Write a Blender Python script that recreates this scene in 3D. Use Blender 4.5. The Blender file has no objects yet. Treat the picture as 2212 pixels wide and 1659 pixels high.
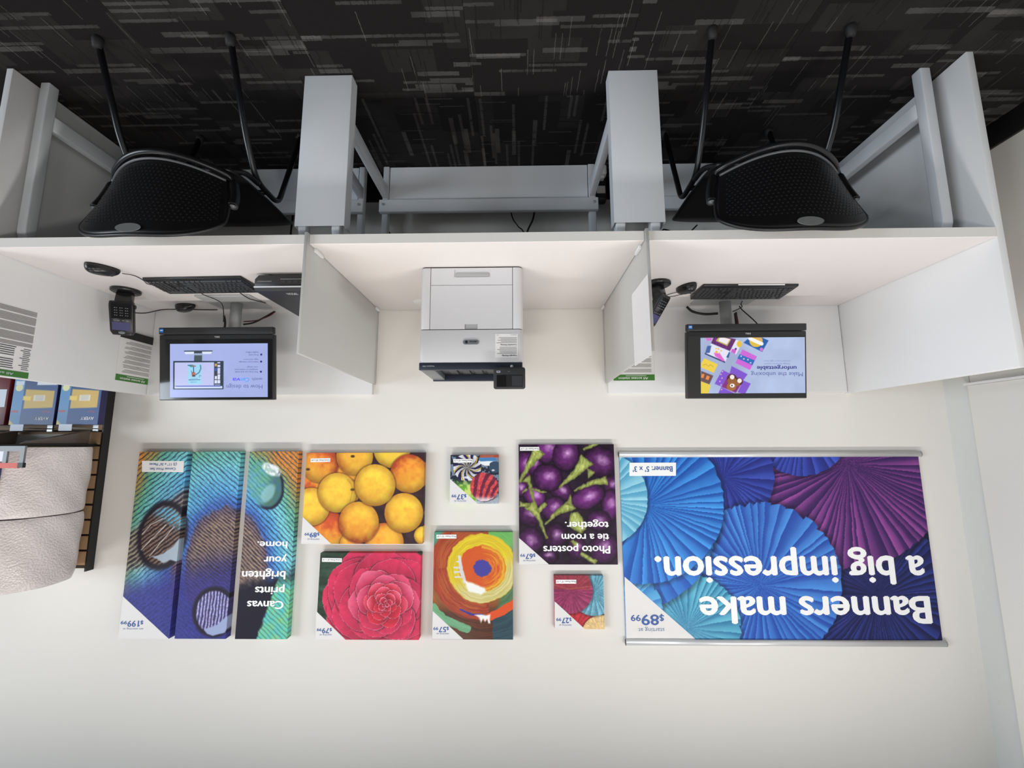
import bpy, bmesh, math, random
import numpy as np
from mathutils import Vector, Matrix

S = bpy.context.scene
C = bpy.context.collection
random.seed(7)

# ------------------------------------------------------------------ camera
# The photograph was taken with the phone upside down: the camera is rolled by 180 degrees.
PITCH, YAW, ROLL = math.radians(7.8995), math.radians(0.9273), math.radians(-0.1807)
FPX = 921.29
CAM = Vector((0.0, -2.2586, 1.479))
fw = Vector((math.sin(YAW)*math.cos(PITCH), math.cos(YAW)*math.cos(PITCH), -math.sin(PITCH)))
rt = fw.cross(Vector((0, 0, 1))).normalized(); up = rt.cross(fw)
rt2 = rt*math.cos(ROLL) + up*math.sin(ROLL); up2 = -rt*math.sin(ROLL) + up*math.cos(ROLL)
cd = bpy.data.cameras.new('camera'); cam = bpy.data.objects.new('camera', cd); C.objects.link(cam)
cd.sensor_fit = 'HORIZONTAL'; cd.sensor_width = 36.0; cd.lens = FPX*36.0/2212.0
cd.clip_start = 0.02
M = Matrix.Identity(4)
for i in range(3):
    M[i][0] = -rt2[i]; M[i][1] = -up2[i]; M[i][2] = -fw[i]; M[i][3] = CAM[i]
cam.matrix_world = M
S.camera = cam

# ------------------------------------------------------------------ world, lamps, exposure
w = bpy.data.worlds.new('world'); S.world = w; w.use_nodes = True
bg = w.node_tree.nodes['Background']
bg.inputs[0].default_value = (0.97, 0.985, 1.0, 1); bg.inputs[1].default_value = 0.15
def ceiling_lamp(x, y, z, sx, sy, power, col=(1.0, 0.965, 0.925)):
    l = bpy.data.lights.new('ceiling_lamp', 'AREA'); l.shape = 'RECTANGLE'; l.size = sx; l.size_y = sy
    l.energy = power; l.color = col
    o = bpy.data.objects.new('ceiling_lamp', l); C.objects.link(o); o.location = (x, y, z)
    return o
for x, y, pw in ((-1.0, -1.35, 28), (1.0, -1.35, 26), (3.1, -1.25, 17)):
    ceiling_lamp(x, y, 3.15, 1.2, 0.14, pw)
for x, y, pw in ((-1.8, -3.9, 38), (0.4, -3.9, 38), (2.8, -3.9, 28)):
    ceiling_lamp(x, y, 3.15, 1.2, 0.6, pw)
# daylight from the shop front, far to the right behind the camera
dl = ceiling_lamp(9.5, -6.0, 1.9, 5.0, 3.0, 540, (0.80, 0.90, 1.0))
dl.rotation_euler = (dl.location-Vector((-1.0, -0.6, 0.7))).to_track_quat('Z', 'Y').to_euler()
dl.name = 'shop_front_daylight'
S.view_settings.view_transform = 'Standard'; S.view_settings.look = 'None'
S.view_settings.exposure = 0.0; S.view_settings.gamma = 1.0; S.view_settings.use_curve_mapping = False

# ------------------------------------------------------------------ materials
def lin(c):
    c = np.asarray(c, float)/255.0
    return np.where(c <= 0.04045, c/12.92, ((c+0.055)/1.055)**2.4)
def col(r, g, b):
    a = lin((r, g, b)); return (float(a[0]), float(a[1]), float(a[2]), 1.0)
MATS = {}
def mat(name, rgb, rough=0.5, metal=0.0, vary=0.0, vscale=30.0, bump=0.0, bscale=200.0, spec=0.5, alpha=None, emit=0.0, coat=0.0):
    if name in MATS: return MATS[name]
    m = bpy.data.materials.new(name); m.use_nodes = True; nt = m.node_tree
    b = nt.nodes['Principled BSDF']
    c = col(*rgb)
    b.inputs['Roughness'].default_value = rough; b.inputs['Metallic'].default_value = metal
    b.inputs['Specular IOR Level'].default_value = spec
    b.inputs['Coat Weight'].default_value = coat
    tc = nt.nodes.new('ShaderNodeTexCoord')
    nz = nt.nodes.new('ShaderNodeTexNoise'); nz.inputs['Scale'].default_value = vscale; nz.inputs['Detail'].default_value = 4
    nt.links.new(tc.outputs['Object'], nz.inputs['Vector'])
    mx = nt.nodes.new('ShaderNodeMix'); mx.data_type = 'RGBA'
    v = max(vary, 0.015)
    mx.inputs['A'].default_value = (c[0]*(1-v), c[1]*(1-v), c[2]*(1-v), 1)
    mx.inputs['B'].default_value = (min(1, c[0]*(1+v)), min(1, c[1]*(1+v)), min(1, c[2]*(1+v)), 1)
    nt.links.new(nz.outputs['Fac'], mx.inputs['Factor']); nt.links.new(mx.outputs['Result'], b.inputs['Base Color'])
    if bump > 0:
        n2 = nt.nodes.new('ShaderNodeTexNoise'); n2.inputs['Scale'].default_value = bscale; n2.inputs['Detail'].default_value = 3
        bp = nt.nodes.new('ShaderNodeBump'); bp.inputs['Strength'].default_value = bump; bp.inputs['Distance'].default_value = 0.002
        nt.links.new(tc.outputs['Object'], n2.inputs['Vector']); nt.links.new(n2.outputs['Fac'], bp.inputs['Height'])
        nt.links.new(bp.outputs['Normal'], b.inputs['Normal'])
    if emit > 0:
        nt.links.new(mx.outputs['Result'], b.inputs['Emission Color']); b.inputs['Emission Strength'].default_value = emit
    if alpha is not None: b.inputs['Alpha'].default_value = alpha
    MATS[name] = m
    return m
def attr_mat(name, rough=0.45, emit=0.0):
    m = bpy.data.materials.new(name); m.use_nodes = True; nt = m.node_tree; b = nt.nodes['Principled BSDF']
    a = nt.nodes.new('ShaderNodeVertexColor'); a.layer_name = 'print'
    b.inputs['Roughness'].default_value = rough; b.inputs['Specular IOR Level'].default_value = 0.25
    if emit:
        b.inputs['Base Color'].default_value = (0.01, 0.01, 0.012, 1)
        nt.links.new(a.outputs['Color'], b.inputs['Emission Color']); b.inputs['Emission Strength'].default_value = emit
    else:
        nt.links.new(a.outputs['Color'], b.inputs['Base Color'])
    MATS[name] = m; return m

mat('wall_paint', (228, 225, 219), 0.85, vary=0.012, vscale=3, bump=0.05, bscale=350, spec=0.2)
mat('laminate', (220, 214, 211), 0.42, vary=0.01, vscale=8)
mat('panel_white', (222, 222, 222), 0.5, vary=0.012, vscale=12)
mat('steel_white', (214, 217, 221), 0.4, vary=0.012)
mat('edge_band', (232, 229, 224), 0.45)
mat('baseboard_black', (16, 16, 17), 0.5, vary=0.1)
mat('chair_plastic', (9, 9, 11), 0.40, vary=0.12, vscale=60, bump=0.12, bscale=500)
mat('chair_tube', (16, 17, 20), 0.30, vary=0.05)
mat('rim_grey', (88, 90, 93), 0.35)
mat('dimple', (40, 41, 44), 0.22)
mat('rubber', (14, 14, 15), 0.7)
mat('badge_silver', (150, 152, 152), 0.35, metal=0.5)
mat('black_plastic', (22, 22, 24), 0.27, vary=0.06)
mat('black_gloss', (14, 14, 16), 0.12, coat=0.3)
mat('bezel_black', (34, 35, 37), 0.45, vary=0.05)
mat('key_black', (40, 41, 43), 0.4)
mat('key_gap', (12, 12, 13), 0.5)
mat('steel_grey', (176, 178, 178), 0.35, metal=0.35)
mat('cable_black', (14, 14, 15), 0.45)
mat('cable_red', (92, 22, 24), 0.45)
mat('cable_grey', (190, 190, 190), 0.45)
mat('printer_white', (208, 207, 209), 0.4, vary=0.008)
mat('printer_inner', (168, 167, 168), 0.45)
mat('printer_navy', (37, 43, 56), 0.4, vary=0.04)
mat('seam_dark', (48, 45, 45), 0.7)
mat('tray_dark', (14, 15, 18), 0.4, vary=0.1)
mat('lcd_dark', (52, 54, 58), 0.25)
mat('lcd_blue', (70, 68, 110), 0.25)
mat('paper', (228, 226, 225), 0.75)
mat('white_ink', (246, 246, 246), 0.5)
mat('blue_ink', (36, 84, 156), 0.5)
mat('greyblue_ink', (112, 130, 165), 0.6)
mat('grey_ink', (118, 118, 116), 0.7)
mat('dark_ink', (62, 62, 70), 0.6)
mat('green_ink', (62, 122, 48), 0.6)
mat('aluminium', (214, 214, 214), 0.3, metal=0.25, vary=0.03)
mat('end_cap', (60, 60, 62), 0.5)
mat('sticker_blue', (40, 110, 190), 0.4)
mat('wood_slat', (164, 133, 100), 0.6, vary=0.16, vscale=14)
mat('slat_groove', (58, 45, 35), 0.8)
mat('fixture_black', (20, 19, 18), 0.5, vary=0.1)
mat('fixture_grey', (110, 114, 118), 0.4)
mat('clear_bracket', (120, 108, 98), 0.15)
mat('tag_white', (206, 212, 226), 0.4)
mat('red_strip', (206, 78, 60), 0.5)
mat('navy_label', (38, 36, 82), 0.5)
mat('yellow_label', (226, 210, 90), 0.5)
mat('pack_red', (112, 34, 38), 0.4, vary=0.2)
mat('led_green', (120, 230, 60), 0.4, emit=1.0)
mat('corner_shade', (205, 206, 203), 0.6)
mat('adapter_white', (190, 188, 184), 0.5)
mat('adapter_dark', (24, 24, 26), 0.5)
mat('glow_key', (205, 208, 212), 0.4)
mat('key_print', (150, 152, 156), 0.5)
mat('decal_ink', (150, 145, 145), 0.7)

def frosted():
    m = bpy.data.materials.new('frosted_acrylic'); m.use_nodes = True; nt = m.node_tree
    for n in list(nt.nodes): nt.nodes.remove(n)
    out = nt.nodes.new('ShaderNodeOutputMaterial')
    d = nt.nodes.new('ShaderNodeBsdfDiffuse'); d.inputs['Color'].default_value = col(228, 227, 223)
    t = nt.nodes.new('ShaderNodeBsdfTranslucent'); t.inputs['Color'].default_value = col(236, 235, 230)
    g = nt.nodes.new('ShaderNodeBsdfGlossy'); g.inputs['Roughness'].default_value = 0.35
    nz = nt.nodes.new('ShaderNodeTexNoise'); nz.inputs['Scale'].default_value = 9
    mr = nt.nodes.new('ShaderNodeMapRange'); mr.inputs['To Min'].default_value = 0.50; mr.inputs['To Max'].default_value = 0.54
    nt.links.new(nz.outputs['Fac'], mr.inputs['Value'])
    rf = nt.nodes.new('ShaderNodeBsdfRefraction'); rf.inputs['Roughness'].default_value = 0.42; rf.inputs['IOR'].default_value = 1.25; rf.inputs['Color'].default_value = (0.97, 0.97, 0.96, 1)
    tr = nt.nodes.new('ShaderNodeMixShader'); tr.inputs[0].default_value = 0.72
    nt.links.new(t.outputs[0], tr.inputs[1]); nt.links.new(rf.outputs[0], tr.inputs[2])
    a = nt.nodes.new('ShaderNodeMixShader'); nt.links.new(mr.outputs['Result'], a.inputs[0])
    nt.links.new(d.outputs[0], a.inputs[1]); nt.links.new(tr.outputs[0], a.inputs[2])
    b = nt.nodes.new('ShaderNodeMixShader'); b.inputs[0].default_value = 0.04
    nt.links.new(a.outputs[0], b.inputs[1]); nt.links.new(g.outputs[0], b.inputs[2])
    nt.links.new(b.outputs[0], out.inputs[0])
    MATS['frosted'] = m
frosted()

def carpet_mat():
    """Charcoal loop carpet: short lighter bars along the pile direction and thin strands across it."""
    m = bpy.data.materials.new('carpet'); m.use_nodes = True; nt = m.node_tree; N = nt.nodes; L = nt.links
    b = N['Principled BSDF']; b.inputs['Roughness'].default_value = 0.95; b.inputs['Specular IOR Level'].default_value = 0.1
    tc = N.new('ShaderNodeTexCoord'); oi = N.new('ShaderNodeObjectInfo')
    sc = N.new('ShaderNodeVectorMath'); sc.operation = 'ADD'
    cm = N.new('ShaderNodeCombineXYZ')
    rnd = N.new('ShaderNodeMath'); rnd.operation = 'MULTIPLY'; rnd.inputs[1].default_value = 37.0; L.new(oi.outputs['Random'], rnd.inputs[0])
    rn2 = N.new('ShaderNodeMath'); rn2.operation = 'MULTIPLY'; rn2.inputs[1].default_value = 91.0; L.new(oi.outputs['Random'], rn2.inputs[0])
    L.new(rnd.outputs[0], cm.inputs[0]); L.new(rn2.outputs[0], cm.inputs[1])
    L.new(tc.outputs['Object'], sc.inputs[0]); L.new(cm.outputs[0], sc.inputs[1])
    # wobble
    nz = N.new('ShaderNodeTexNoise'); nz.inputs['Scale'].default_value = 90; L.new(sc.outputs[0], nz.inputs['Vector'])
    sub = N.new('ShaderNodeVectorMath'); sub.operation = 'SUBTRACT'; sub.inputs[1].default_value = (0.5, 0.5, 0.5); L.new(nz.outputs['Color'], sub.inputs[0])
    ms = N.new('ShaderNodeVectorMath'); ms.operation = 'SCALE'; ms.inputs['Scale'].default_value = 0.006; L.new(sub.outputs[0], ms.inputs[0])
    pv = N.new('ShaderNodeVectorMath'); pv.operation = 'ADD'; L.new(sc.outputs[0], pv.inputs[0]); L.new(ms.outputs[0], pv.inputs[1])
    sp = N.new('ShaderNodeSeparateXYZ'); L.new(pv.outputs[0], sp.inputs[0])
    def mth(op, a, bb=None):
        n = N.new('ShaderNodeMath'); n.operation = op
        if hasattr(a, 'is_output'): L.new(a, n.inputs[0])
        else: n.inputs[0].default_value = a
        if bb is not None:
            if hasattr(bb, 'is_output'): L.new(bb, n.inputs[1])
            else: n.inputs[1].default_value = bb
        return n.outputs[0]
    def bars(along, across, rowh, length, thresh, seed):
        row = mth('FLOOR', mth('DIVIDE', across, rowh))
        w1 = N.new('ShaderNodeTexWhiteNoise'); w1.noise_dimensions = '2D'
        c1 = N.new('ShaderNodeCombineXYZ'); L.new(row, c1.inputs[0]); c1.inputs[1].default_value = seed; L.new(c1.outputs[0], w1.inputs['Vector'])
        seg = mth('FLOOR', mth('ADD', mth('DIVIDE', along, length), mth('MULTIPLY', w1.outputs['Value'], 9.0)))
        w2 = N.new('ShaderNodeTexWhiteNoise'); w2.noise_dimensions = '3D'
        c2 = N.new('ShaderNodeCombineXYZ'); L.new(row, c2.inputs[0]); L.new(seg, c2.inputs[1]); c2.inputs[2].default_value = seed+3; L.new(c2.outputs[0], w2.inputs['Vector'])
        return mth('GREATER_THAN', w2.outputs['Value'], thresh)
    a1 = bars(sp.outputs[0], sp.outputs[1], 0.012, 0.23, 0.885, 1.0)
    a2 = bars(sp.outputs[0], sp.outputs[1], 0.020, 0.17, 0.955, 5.0)
    a3 = bars(sp.outputs[1], sp.outputs[0], 0.0030, 0.11, 0.982, 9.0)
    a5 = bars(sp.outputs[1], sp.outputs[0], 0.004, 0.09, 0.94, 17.0)
    a4 = bars(sp.outputs[0], sp.outputs[1], 0.10, 0.20, 0.62, 13.0)
    s1 = mth('MULTIPLY', a1, 0.42); s2 = mth('MULTIPLY', a2, 0.50); s3 = mth('MULTIPLY', a3, 0.62); s4 = mth('MULTIPLY', a4, 0.10)
    st = mth('ADD', mth('ADD', s1, s2), mth('ADD', s3, s4))
    big = N.new('ShaderNodeTexNoise'); big.inputs['Scale'].default_value = 5; L.new(sc.outputs[0], big.inputs['Vector'])
    st = mth('MULTIPLY', st, mth('MULTIPLY', big.outputs['Fac'], 1.25))
    st = mth('SUBTRACT', st, mth('MULTIPLY', a5, 0.2))
    fine = N.new('ShaderNodeTexNoise'); fine.inputs['Scale'].default_value = 420; L.new(tc.outputs['Object'], fine.inputs['Vector'])
    st = mth('MULTIPLY', st, mth('ADD', mth('MULTIPLY', fine.outputs['Fac'], 1.0), 0.5))
    st = mth('MAXIMUM', st, 0.0)
    cr = N.new('ShaderNodeMix'); cr.data_type = 'RGBA'; L.new(st, cr.inputs['Factor'])
    cr.inputs['A'].default_value = col(30, 28, 28); cr.inputs['B'].default_value = col(104, 102, 100)
    L.new(cr.outputs['Result'], b.inputs['Base Color'])
    bp = N.new('ShaderNodeBump'); bp.inputs['Strength'].default_value = 0.5; bp.inputs['Distance'].default_value = 0.003
    L.new(fine.outputs['Fac'], bp.inputs['Height']); L.new(bp.outputs['Normal'], b.inputs['Normal'])
    MATS['carpet'] = m
carpet_mat()

def bubble_mat():
    m = bpy.data.materials.new('bubble_wrap'); m.use_nodes = True; nt = m.node_tree; N = nt.nodes; L = nt.links
    b = N['Principled BSDF']; b.inputs['Roughness'].default_value = 0.28; b.inputs['Base Color'].default_value = col(222, 213, 211)
    b.inputs['Transmission Weight'].default_value = 0.0
    tc = N.new('ShaderNodeTexCoord'); v = N.new('ShaderNodeTexVoronoi'); v.inputs['Scale'].default_value = 130
    n = N.new('ShaderNodeTexNoise'); n.inputs['Scale'].default_value = 22; n.inputs['Detail'].default_value = 5
    L.new(tc.outputs['Object'], v.inputs['Vector']); L.new(tc.outputs['Object'], n.inputs['Vector'])
    ad = N.new('ShaderNodeMath'); ad.operation = 'ADD'; L.new(v.outputs['Distance'], ad.inputs[0]); L.new(n.outputs['Fac'], ad.inputs[1])
    bp = N.new('ShaderNodeBump'); bp.inputs['Strength'].default_value = 0.5; bp.inputs['Distance'].default_value = 0.0045; bp.invert = True
    L.new(ad.outputs[0], bp.inputs['Height']); L.new(bp.outputs['Normal'], b.inputs['Normal'])
    MATS['bubble'] = m
bubble_mat()
attr_mat('print_canvas', 0.55); attr_mat('print_poster', 0.35); attr_mat('print_card', 0.35); attr_mat('print_screen', 0.2, emit=1.0)

# ------------------------------------------------------------------ mesh helpers
class MB:
    """Collects boxes, prisms, tubes and lathes into one mesh."""
    def __init__(s): s.v = []; s.f = []; s.sm = []
    def add(s, v, f, smooth=False):
        o = len(s.v); s.v += [tuple(p) for p in v]; s.f += [tuple(i+o for i in q) for q in f]; s.sm += [smooth]*len(f); return s
    def box(s, x0, x1, y0, y1, z0, z1):
        v = [(x, y, z) for x in (x0, x1) for y in (y0, y1) for z in (z0, z1)]
        return s.add(v, [(0, 1, 3, 2), (4, 6, 7, 5), (0, 4, 5, 1), (2, 3, 7, 6), (0, 2, 6, 4), (1, 5, 7, 3)])
    def prism(s, pts, axis, a0, a1, smooth=False):
        n = len(pts); e = {'x': lambda p, a: (a, p[0], p[1]), 'y': lambda p, a: (p[0], a, p[1]), 'z': lambda p, a: (p[0], p[1], a)}[axis]
        v = [e(p, a0) for p in pts] + [e(p, a1) for p in pts]
        f = [tuple(range(n))[::-1], tuple(range(n, 2*n))]
        s.add(v, f); o = len(s.v)-2*n
        s.f += [(o+i, o+(i+1) % n, o+n+(i+1) % n, o+n+i) for i in range(n)]; s.sm += [smooth]*n
        return s
    def tube(s, path, r, n=10, cap=True):
        P = [Vector(p) for p in path]; rs = r if isinstance(r, (list, tuple)) else [r]*len(P)
        t = [(P[min(i+1, len(P)-1)]-P[max(i-1, 0)]).normalized() for i in range(len(P))]
        ref = Vector((0, 0, 1)) if abs(t[0].z) < 0.9 else Vector((1, 0, 0))
        u = (ref - t[0]*ref.dot(t[0])).normalized(); V = []; F = []
        for i, p in enumerate(P):
            u = (u - t[i]*u.dot(t[i])).normalized(); w_ = t[i].cross(u)
            for k in range(n):
                a = 2*math.pi*k/n; V.append(p + (u*math.cos(a)+w_*math.sin(a))*rs[i])
        for i in range(len(P)-1):
            for k in range(n): F.append((i*n+k, i*n+(k+1) % n, (i+1)*n+(k+1) % n, (i+1)*n+k))
        s.add(V, F, True)
        if cap:
            o = len(s.v)-len(V); s.f += [tuple(o+k for k in range(n))[::-1], tuple(o+(len(P)-1)*n+k for k in range(n))]; s.sm += [False, False]
        return s
    def lathe(s, prof, c=(0, 0, 0), n=32, sx=1, sy=1):
        V = []; F = []; k = len(prof)
        for j in range(n):
            a = 2*math.pi*j/n
            for r, z in prof: V.append((c[0]+r*math.cos(a)*sx, c[1]+r*math.sin(a)*sy, c[2]+z))
        for j in range(n):
            for i in range(k-1):
                a = j*k+i; b = ((j+1) % n)*k+i; F.append((a, b, b+1, a+1))
        return s.add(V, F, True)
    def grid(s, fn, nu, nv, smooth=True):
        V = [fn(i/nu, j/nv) for j in range(nv+1) for i in range(nu+1)]
        F = [(j*(nu+1)+i, j*(nu+1)+i+1, (j+1)*(nu+1)+i+1, (j+1)*(nu+1)+i) for j in range(nv) for i in range(nu)]
        return s.add(V, F, smooth)
    def build(s, name, m, parent=None, loc=None, bevel=0.0, seg=2, rot=None, solid=0.0, sub=0):
        me = bpy.data.meshes.new(name); me.from_pydata(s.v, [], s.f)
        me.polygons.foreach_set('use_smooth', s.sm); me.update()
        o = bpy.data.objects.new(name, me); C.objects.link(o)
        me.materials.append(MATS[m])
        if parent: o.parent = parent
        if loc: o.location = loc
        if rot: o.rotation_euler = rot
        bm = bmesh.new(); bm.from_mesh(me)
        bmesh.ops.remove_doubles(bm, verts=bm.verts, dist=1e-6)
        bmesh.ops.recalc_face_normals(bm, faces=bm.faces)
        if bevel > 0:
            es = [e for e in bm.edges if len(e.link_faces) == 2 and e.calc_face_angle(0) > 0.6]
            bmesh.ops.bevel(bm, geom=es, offset=bevel, segments=seg, affect='EDGES', profile=0.5, clamp_overlap=True)
            for f in bm.faces: f.smooth = True
        bm.to_mesh(me); bm.free()
        if bevel > 0:
            try: me.set_sharp_from_angle(angle=math.radians(50))
            except Exception: pass
        if solid > 0:
            md = o.modifiers.new('solid', 'SOLIDIFY'); md.thickness = solid; md.offset = 0
        if sub:
            md = o.modifiers.new('sub', 'SUBSURF'); md.levels = sub; md.render_levels = sub
        return o
def tag(o, label=None, cat=None, group=None, kind=None):
    if label: o['label'] = label
    if cat: o['category'] = cat
    if group: o['group'] = group
    if kind: o['kind'] = kind
    return o
def thing(name, label, cat, loc=(0, 0, 0), rz=0.0, group=None):
    o = bpy.data.objects.new(name, None); C.objects.link(o); o.location = loc; o.rotation_euler = (0, 0, rz); o.empty_display_size = 0.05
    return tag(o, label, cat, group)
def copy_tree(o, parent=None):
    c = o.copy(); C.objects.link(c); c.parent = parent
    for ch in list(o.children): copy_tree(ch, c)
    return c
def smooth_path(pts, n=8):
    P = [Vector(p) for p in pts]; out = []
    for i in range(len(P)-1):
        p0 = P[max(i-1, 0)]; p1 = P[i]; p2 = P[i+1]; p3 = P[min(i+2, len(P)-1)]
        for k in range(n):
            t = k/n
            out.append(0.5*((2*p1)+(p2-p0)*t+(2*p0-5*p1+4*p2-p3)*t*t+(3*p1-p0-3*p2+p3)*t**3))
    return out+[P[-1]]
def fillet(pts, r, n=6):
    """polyline with rounded corners"""
    P = [Vector(p) for p in pts]; out = [P[0]]
    for i in range(1, len(P)-1):
        a = (P[i-1]-P[i]); b = (P[i+1]-P[i]); ra = min(r, a.length*0.45, b.length*0.45)
        p = P[i]+a.normalized()*ra; q = P[i]+b.normalized()*ra
        for k in range(n+1):
            t = k/n; out.append(p*(1-t)**2+P[i]*2*t*(1-t)+q*t*t)
    return out+[P[-1]]

# ---- lettering
_raw = {}; _glyph = {}
def raw_text(body):
    if body not in _raw:
        cu = bpy.data.curves.new('t', 'FONT'); cu.body = body; cu.size = 1.0; cu.resolution_u = 3
        o = bpy.data.objects.new('t', cu); C.objects.link(o)
        dg = bpy.context.evaluated_depsgraph_get(); dg.update()
        me = bpy.data.meshes.new_from_object(o.evaluated_get(dg))
        v = np.zeros(len(me.vertices)*3); me.vertices.foreach_get('co', v); v = v.reshape(-1, 3)[:, :2].copy()
        f = [tuple(p.vertices) for p in me.polygons]
        bpy.data.objects.remove(o); bpy.data.curves.remove(cu); bpy.data.meshes.remove(me)
        _raw[body] = (v, f)
    return _raw[body]
def text_mesh(body, bold=0.0):
    """flat letters; each figure 1 gets its flag, the built-in letterform being a bare stroke"""
    if body not in _glyph:
        v, f = raw_text(body)
        if '1' in body:
            v1 = raw_text('1')[0]; w1 = float(np.ptp(v1[:, 0])); top = float(v1[:, 1].max())
            for i_, ch in enumerate(body):
                if ch != '1': continue
                xl = float(raw_text(body[:i_+1])[0][:, 0].max())-w1; n = len(v)
                v = np.vstack([v, [(xl+0.01, top), (xl-0.11, top-0.09), (xl-0.11, top-0.17), (xl+0.01, top-0.10)]]); f = f+[(n, n+1, n+2, n+3)]
        _glyph[body] = (v, f)
    return _glyph[body]
CAP = None
def cap_h():
    global CAP
    if CAP is None:
        v, f = text_mesh('H', 0.0); CAP = float(v[:, 1].max())
    return CAP

class Surf:
    """A flat printed surface: local right R, up U, normal N (towards the viewer), origin O = lower left corner, size w x h.
    quad: the four corners of the print in some measuring frame, order (a,b)=(0,0),(1,0),(1,1),(0,1) with a running right to left and b upwards."""
    def __init__(s, root, O, R, U, w, h, quad=None):
        s.root = root; s.O = Vector(O); s.R = Vector(R).normalized(); s.U = Vector(U).normalized(); s.N = s.R.cross(s.U)
        s.w = w; s.h = h; s.quad = quad
        if quad:
            A = []; B = []
            for (a, b), (X, Y) in zip(((0, 0), (1, 0), (1, 1), (0, 1)), quad):
                A += [[a, b, 1, 0, 0, 0, -X*a, -X*b], [0, 0, 0, a, b, 1, -Y*a, -Y*b]]; B += [X, Y]
            hh = np.linalg.solve(np.array(A, float), np.array(B, float))
            s.H = np.append(hh, 1).reshape(3, 3); s.Hi = np.linalg.inv(s.H)
    def loc(s, X, Y):
        q = s.Hi @ np.array([X, Y, 1.0]); a, b = q[0]/q[2], q[1]/q[2]
        return (1-a)*s.w, b*s.h
    def at(s, x, z, d=0.0): return s.O + s.R*x + s.U*z + s.N*d
    def paint(s, name, m, fn, step, depth=0.0, side_dark=0.72):
        nx = max(2, int(round(s.w/step))); nz = max(2, int(round(s.h/step)))
        xs = np.linspace(0, s.w, nx+1); zs = np.linspace(0, s.h, nz+1)
        X, Z = np.meshgrid(xs, zs); a = 1-X/s.w; b = Z/s.h
        q = s.H @ np.stack([a.ravel(), b.ravel(), np.ones(a.size)])
        rgb = fn(q[0]/q[2], q[1]/q[2])
        rgb = np.clip(rgb, 0, 255)
        V = np.array(s.O)[None]+X.ravel()[:, None]*np.array(s.R)[None]+Z.ravel()[:, None]*np.array(s.U)[None]
        idx = np.arange((nx+1)*(nz+1)).reshape(nz+1, nx+1)
        F = np.stack([idx[:-1, :-1], idx[:-1, 1:], idx[1:, 1:], idx[1:, :-1]], -1).reshape(-1, 4)
        if depth > 0:
            ring = np.concatenate([idx[0, :-1], idx[:-1, -1], idx[-1, ::-1][:-1], idx[::-1, 0][:-1]])
            n0 = len(V); fr = V[ring]; bk = fr - np.array(s.N)[None]*depth
            V = np.concatenate([V, fr, bk]); rgb = np.concatenate([rgb, rgb[ring], rgb[ring]])
            k = len(ring); i = np.arange(k); j = (i+1) % k
            F = np.concatenate([F, np.stack([n0+i, n0+k+i, n0+k+j, n0+j], -1)])
        me = bpy.data.meshes.new(name)
        me.vertices.add(len(V)); me.vertices.foreach_set('co', V.astype(np.float32).ravel())
        me.loops.add(len(F)*4); me.polygons.add(len(F))
        me.loops.foreach_set('vertex_index', F.astype(np.int32).ravel())
        me.polygons.foreach_set('loop_start', np.arange(0, len(F)*4, 4, dtype=np.int32))
        me.polygons.foreach_set('loop_total', np.full(len(F), 4, np.int32))
        me.update(calc_edges=True)
        at = me.color_attributes.new('print', 'FLOAT_COLOR', 'POINT')
        c4 = np.ones((len(V), 4), np.float32); c4[:, :3] = lin(rgb); at.data.foreach_set('color', c4.ravel())
        me.materials.append(MATS[m])
        o = bpy.data.objects.new(name, me); C.objects.link(o); o.parent = s.root
        return o
    def poly(s, pts, name, m, d=0.0006, px=True, thick=0.0004, parent=None):
        P = [s.loc(*p) if px else p for p in pts]
        n = len(P); v = [s.at(x, z, d) for x, z in P]+[s.at(x, z, d-thick) for x, z in P]
        f = [tuple(range(n)), tuple(range(n, 2*n))[::-1]]+[(i, n+i, n+(i+1) % n, (i+1) % n) for i in range(n)]
        return MB().add(v, f).build(name, m, parent or s.root)
    def rects(s, rs, name, m, d=0.0007, px=True, parent=None):
        b = MB()
        for (X0, Y0, X1, Y1) in rs:
            pts = ((X0, Y0), (X1, Y0), (X1, Y1), (X0, Y1)); P = [s.loc(*p) if px else p for p in pts]
            b.add([s.at(x, z, d) for x, z in P], [(0, 1, 2, 3)])
        return b.build(name, m, parent or s.root)
    def text(s, body, Xl, Xr, Yb, Yt, m='white_ink', bold=0.0, d=0.0012, px=True, parent=None, slant=0.0, name='lettering'):
        """Xl / Xr: where the words start and end, Yb baseline, Yt top of a capital."""
        (x0, z0) = s.loc(Xl, Yb) if px else (Xl, Yb); (x1, z1) = s.loc(Xr, Yb) if px else (Xr, Yb)
        (xt, zt) = s.loc((Xl+Xr)/2, Yt) if px else (Xl, Yt)
        if s.quad is None or not px: zt = Yt
        v, f = text_mesh(body, 0.0)
        xa, xb = v[:, 0].min(), v[:, 0].max(); zb = (z0+z1)/2; kz = (zt-zb)/cap_h(); kx = (x1-x0)/(xb-xa)
        mb = MB(); xb += 2*bold; xa -= 0.0; kx = (x1-x0)/(xb-xa)
        sh = [(0.0, 0.0)] if bold <= 0 else [(0, 0), (2*bold, 0), (bold, 0.7*bold), (bold, -0.7*bold), (bold, 0)]
        for n_, (ox, oy) in enumerate(sh):       # heavier strokes: the same words again, nudged by a hair
            vv = []
            for px_, py_ in v:
                t = (px_+ox-xa)/(xb-xa)
                vv.append(s.at(x0+(px_+ox-xa)*kx+slant*py_*kz, z0+(z1-z0)*t+(py_+oy)*kz, d+0.00004*n_))
            mb.add(vv, f)
        return mb.build(name, m, parent or s.root)

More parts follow.
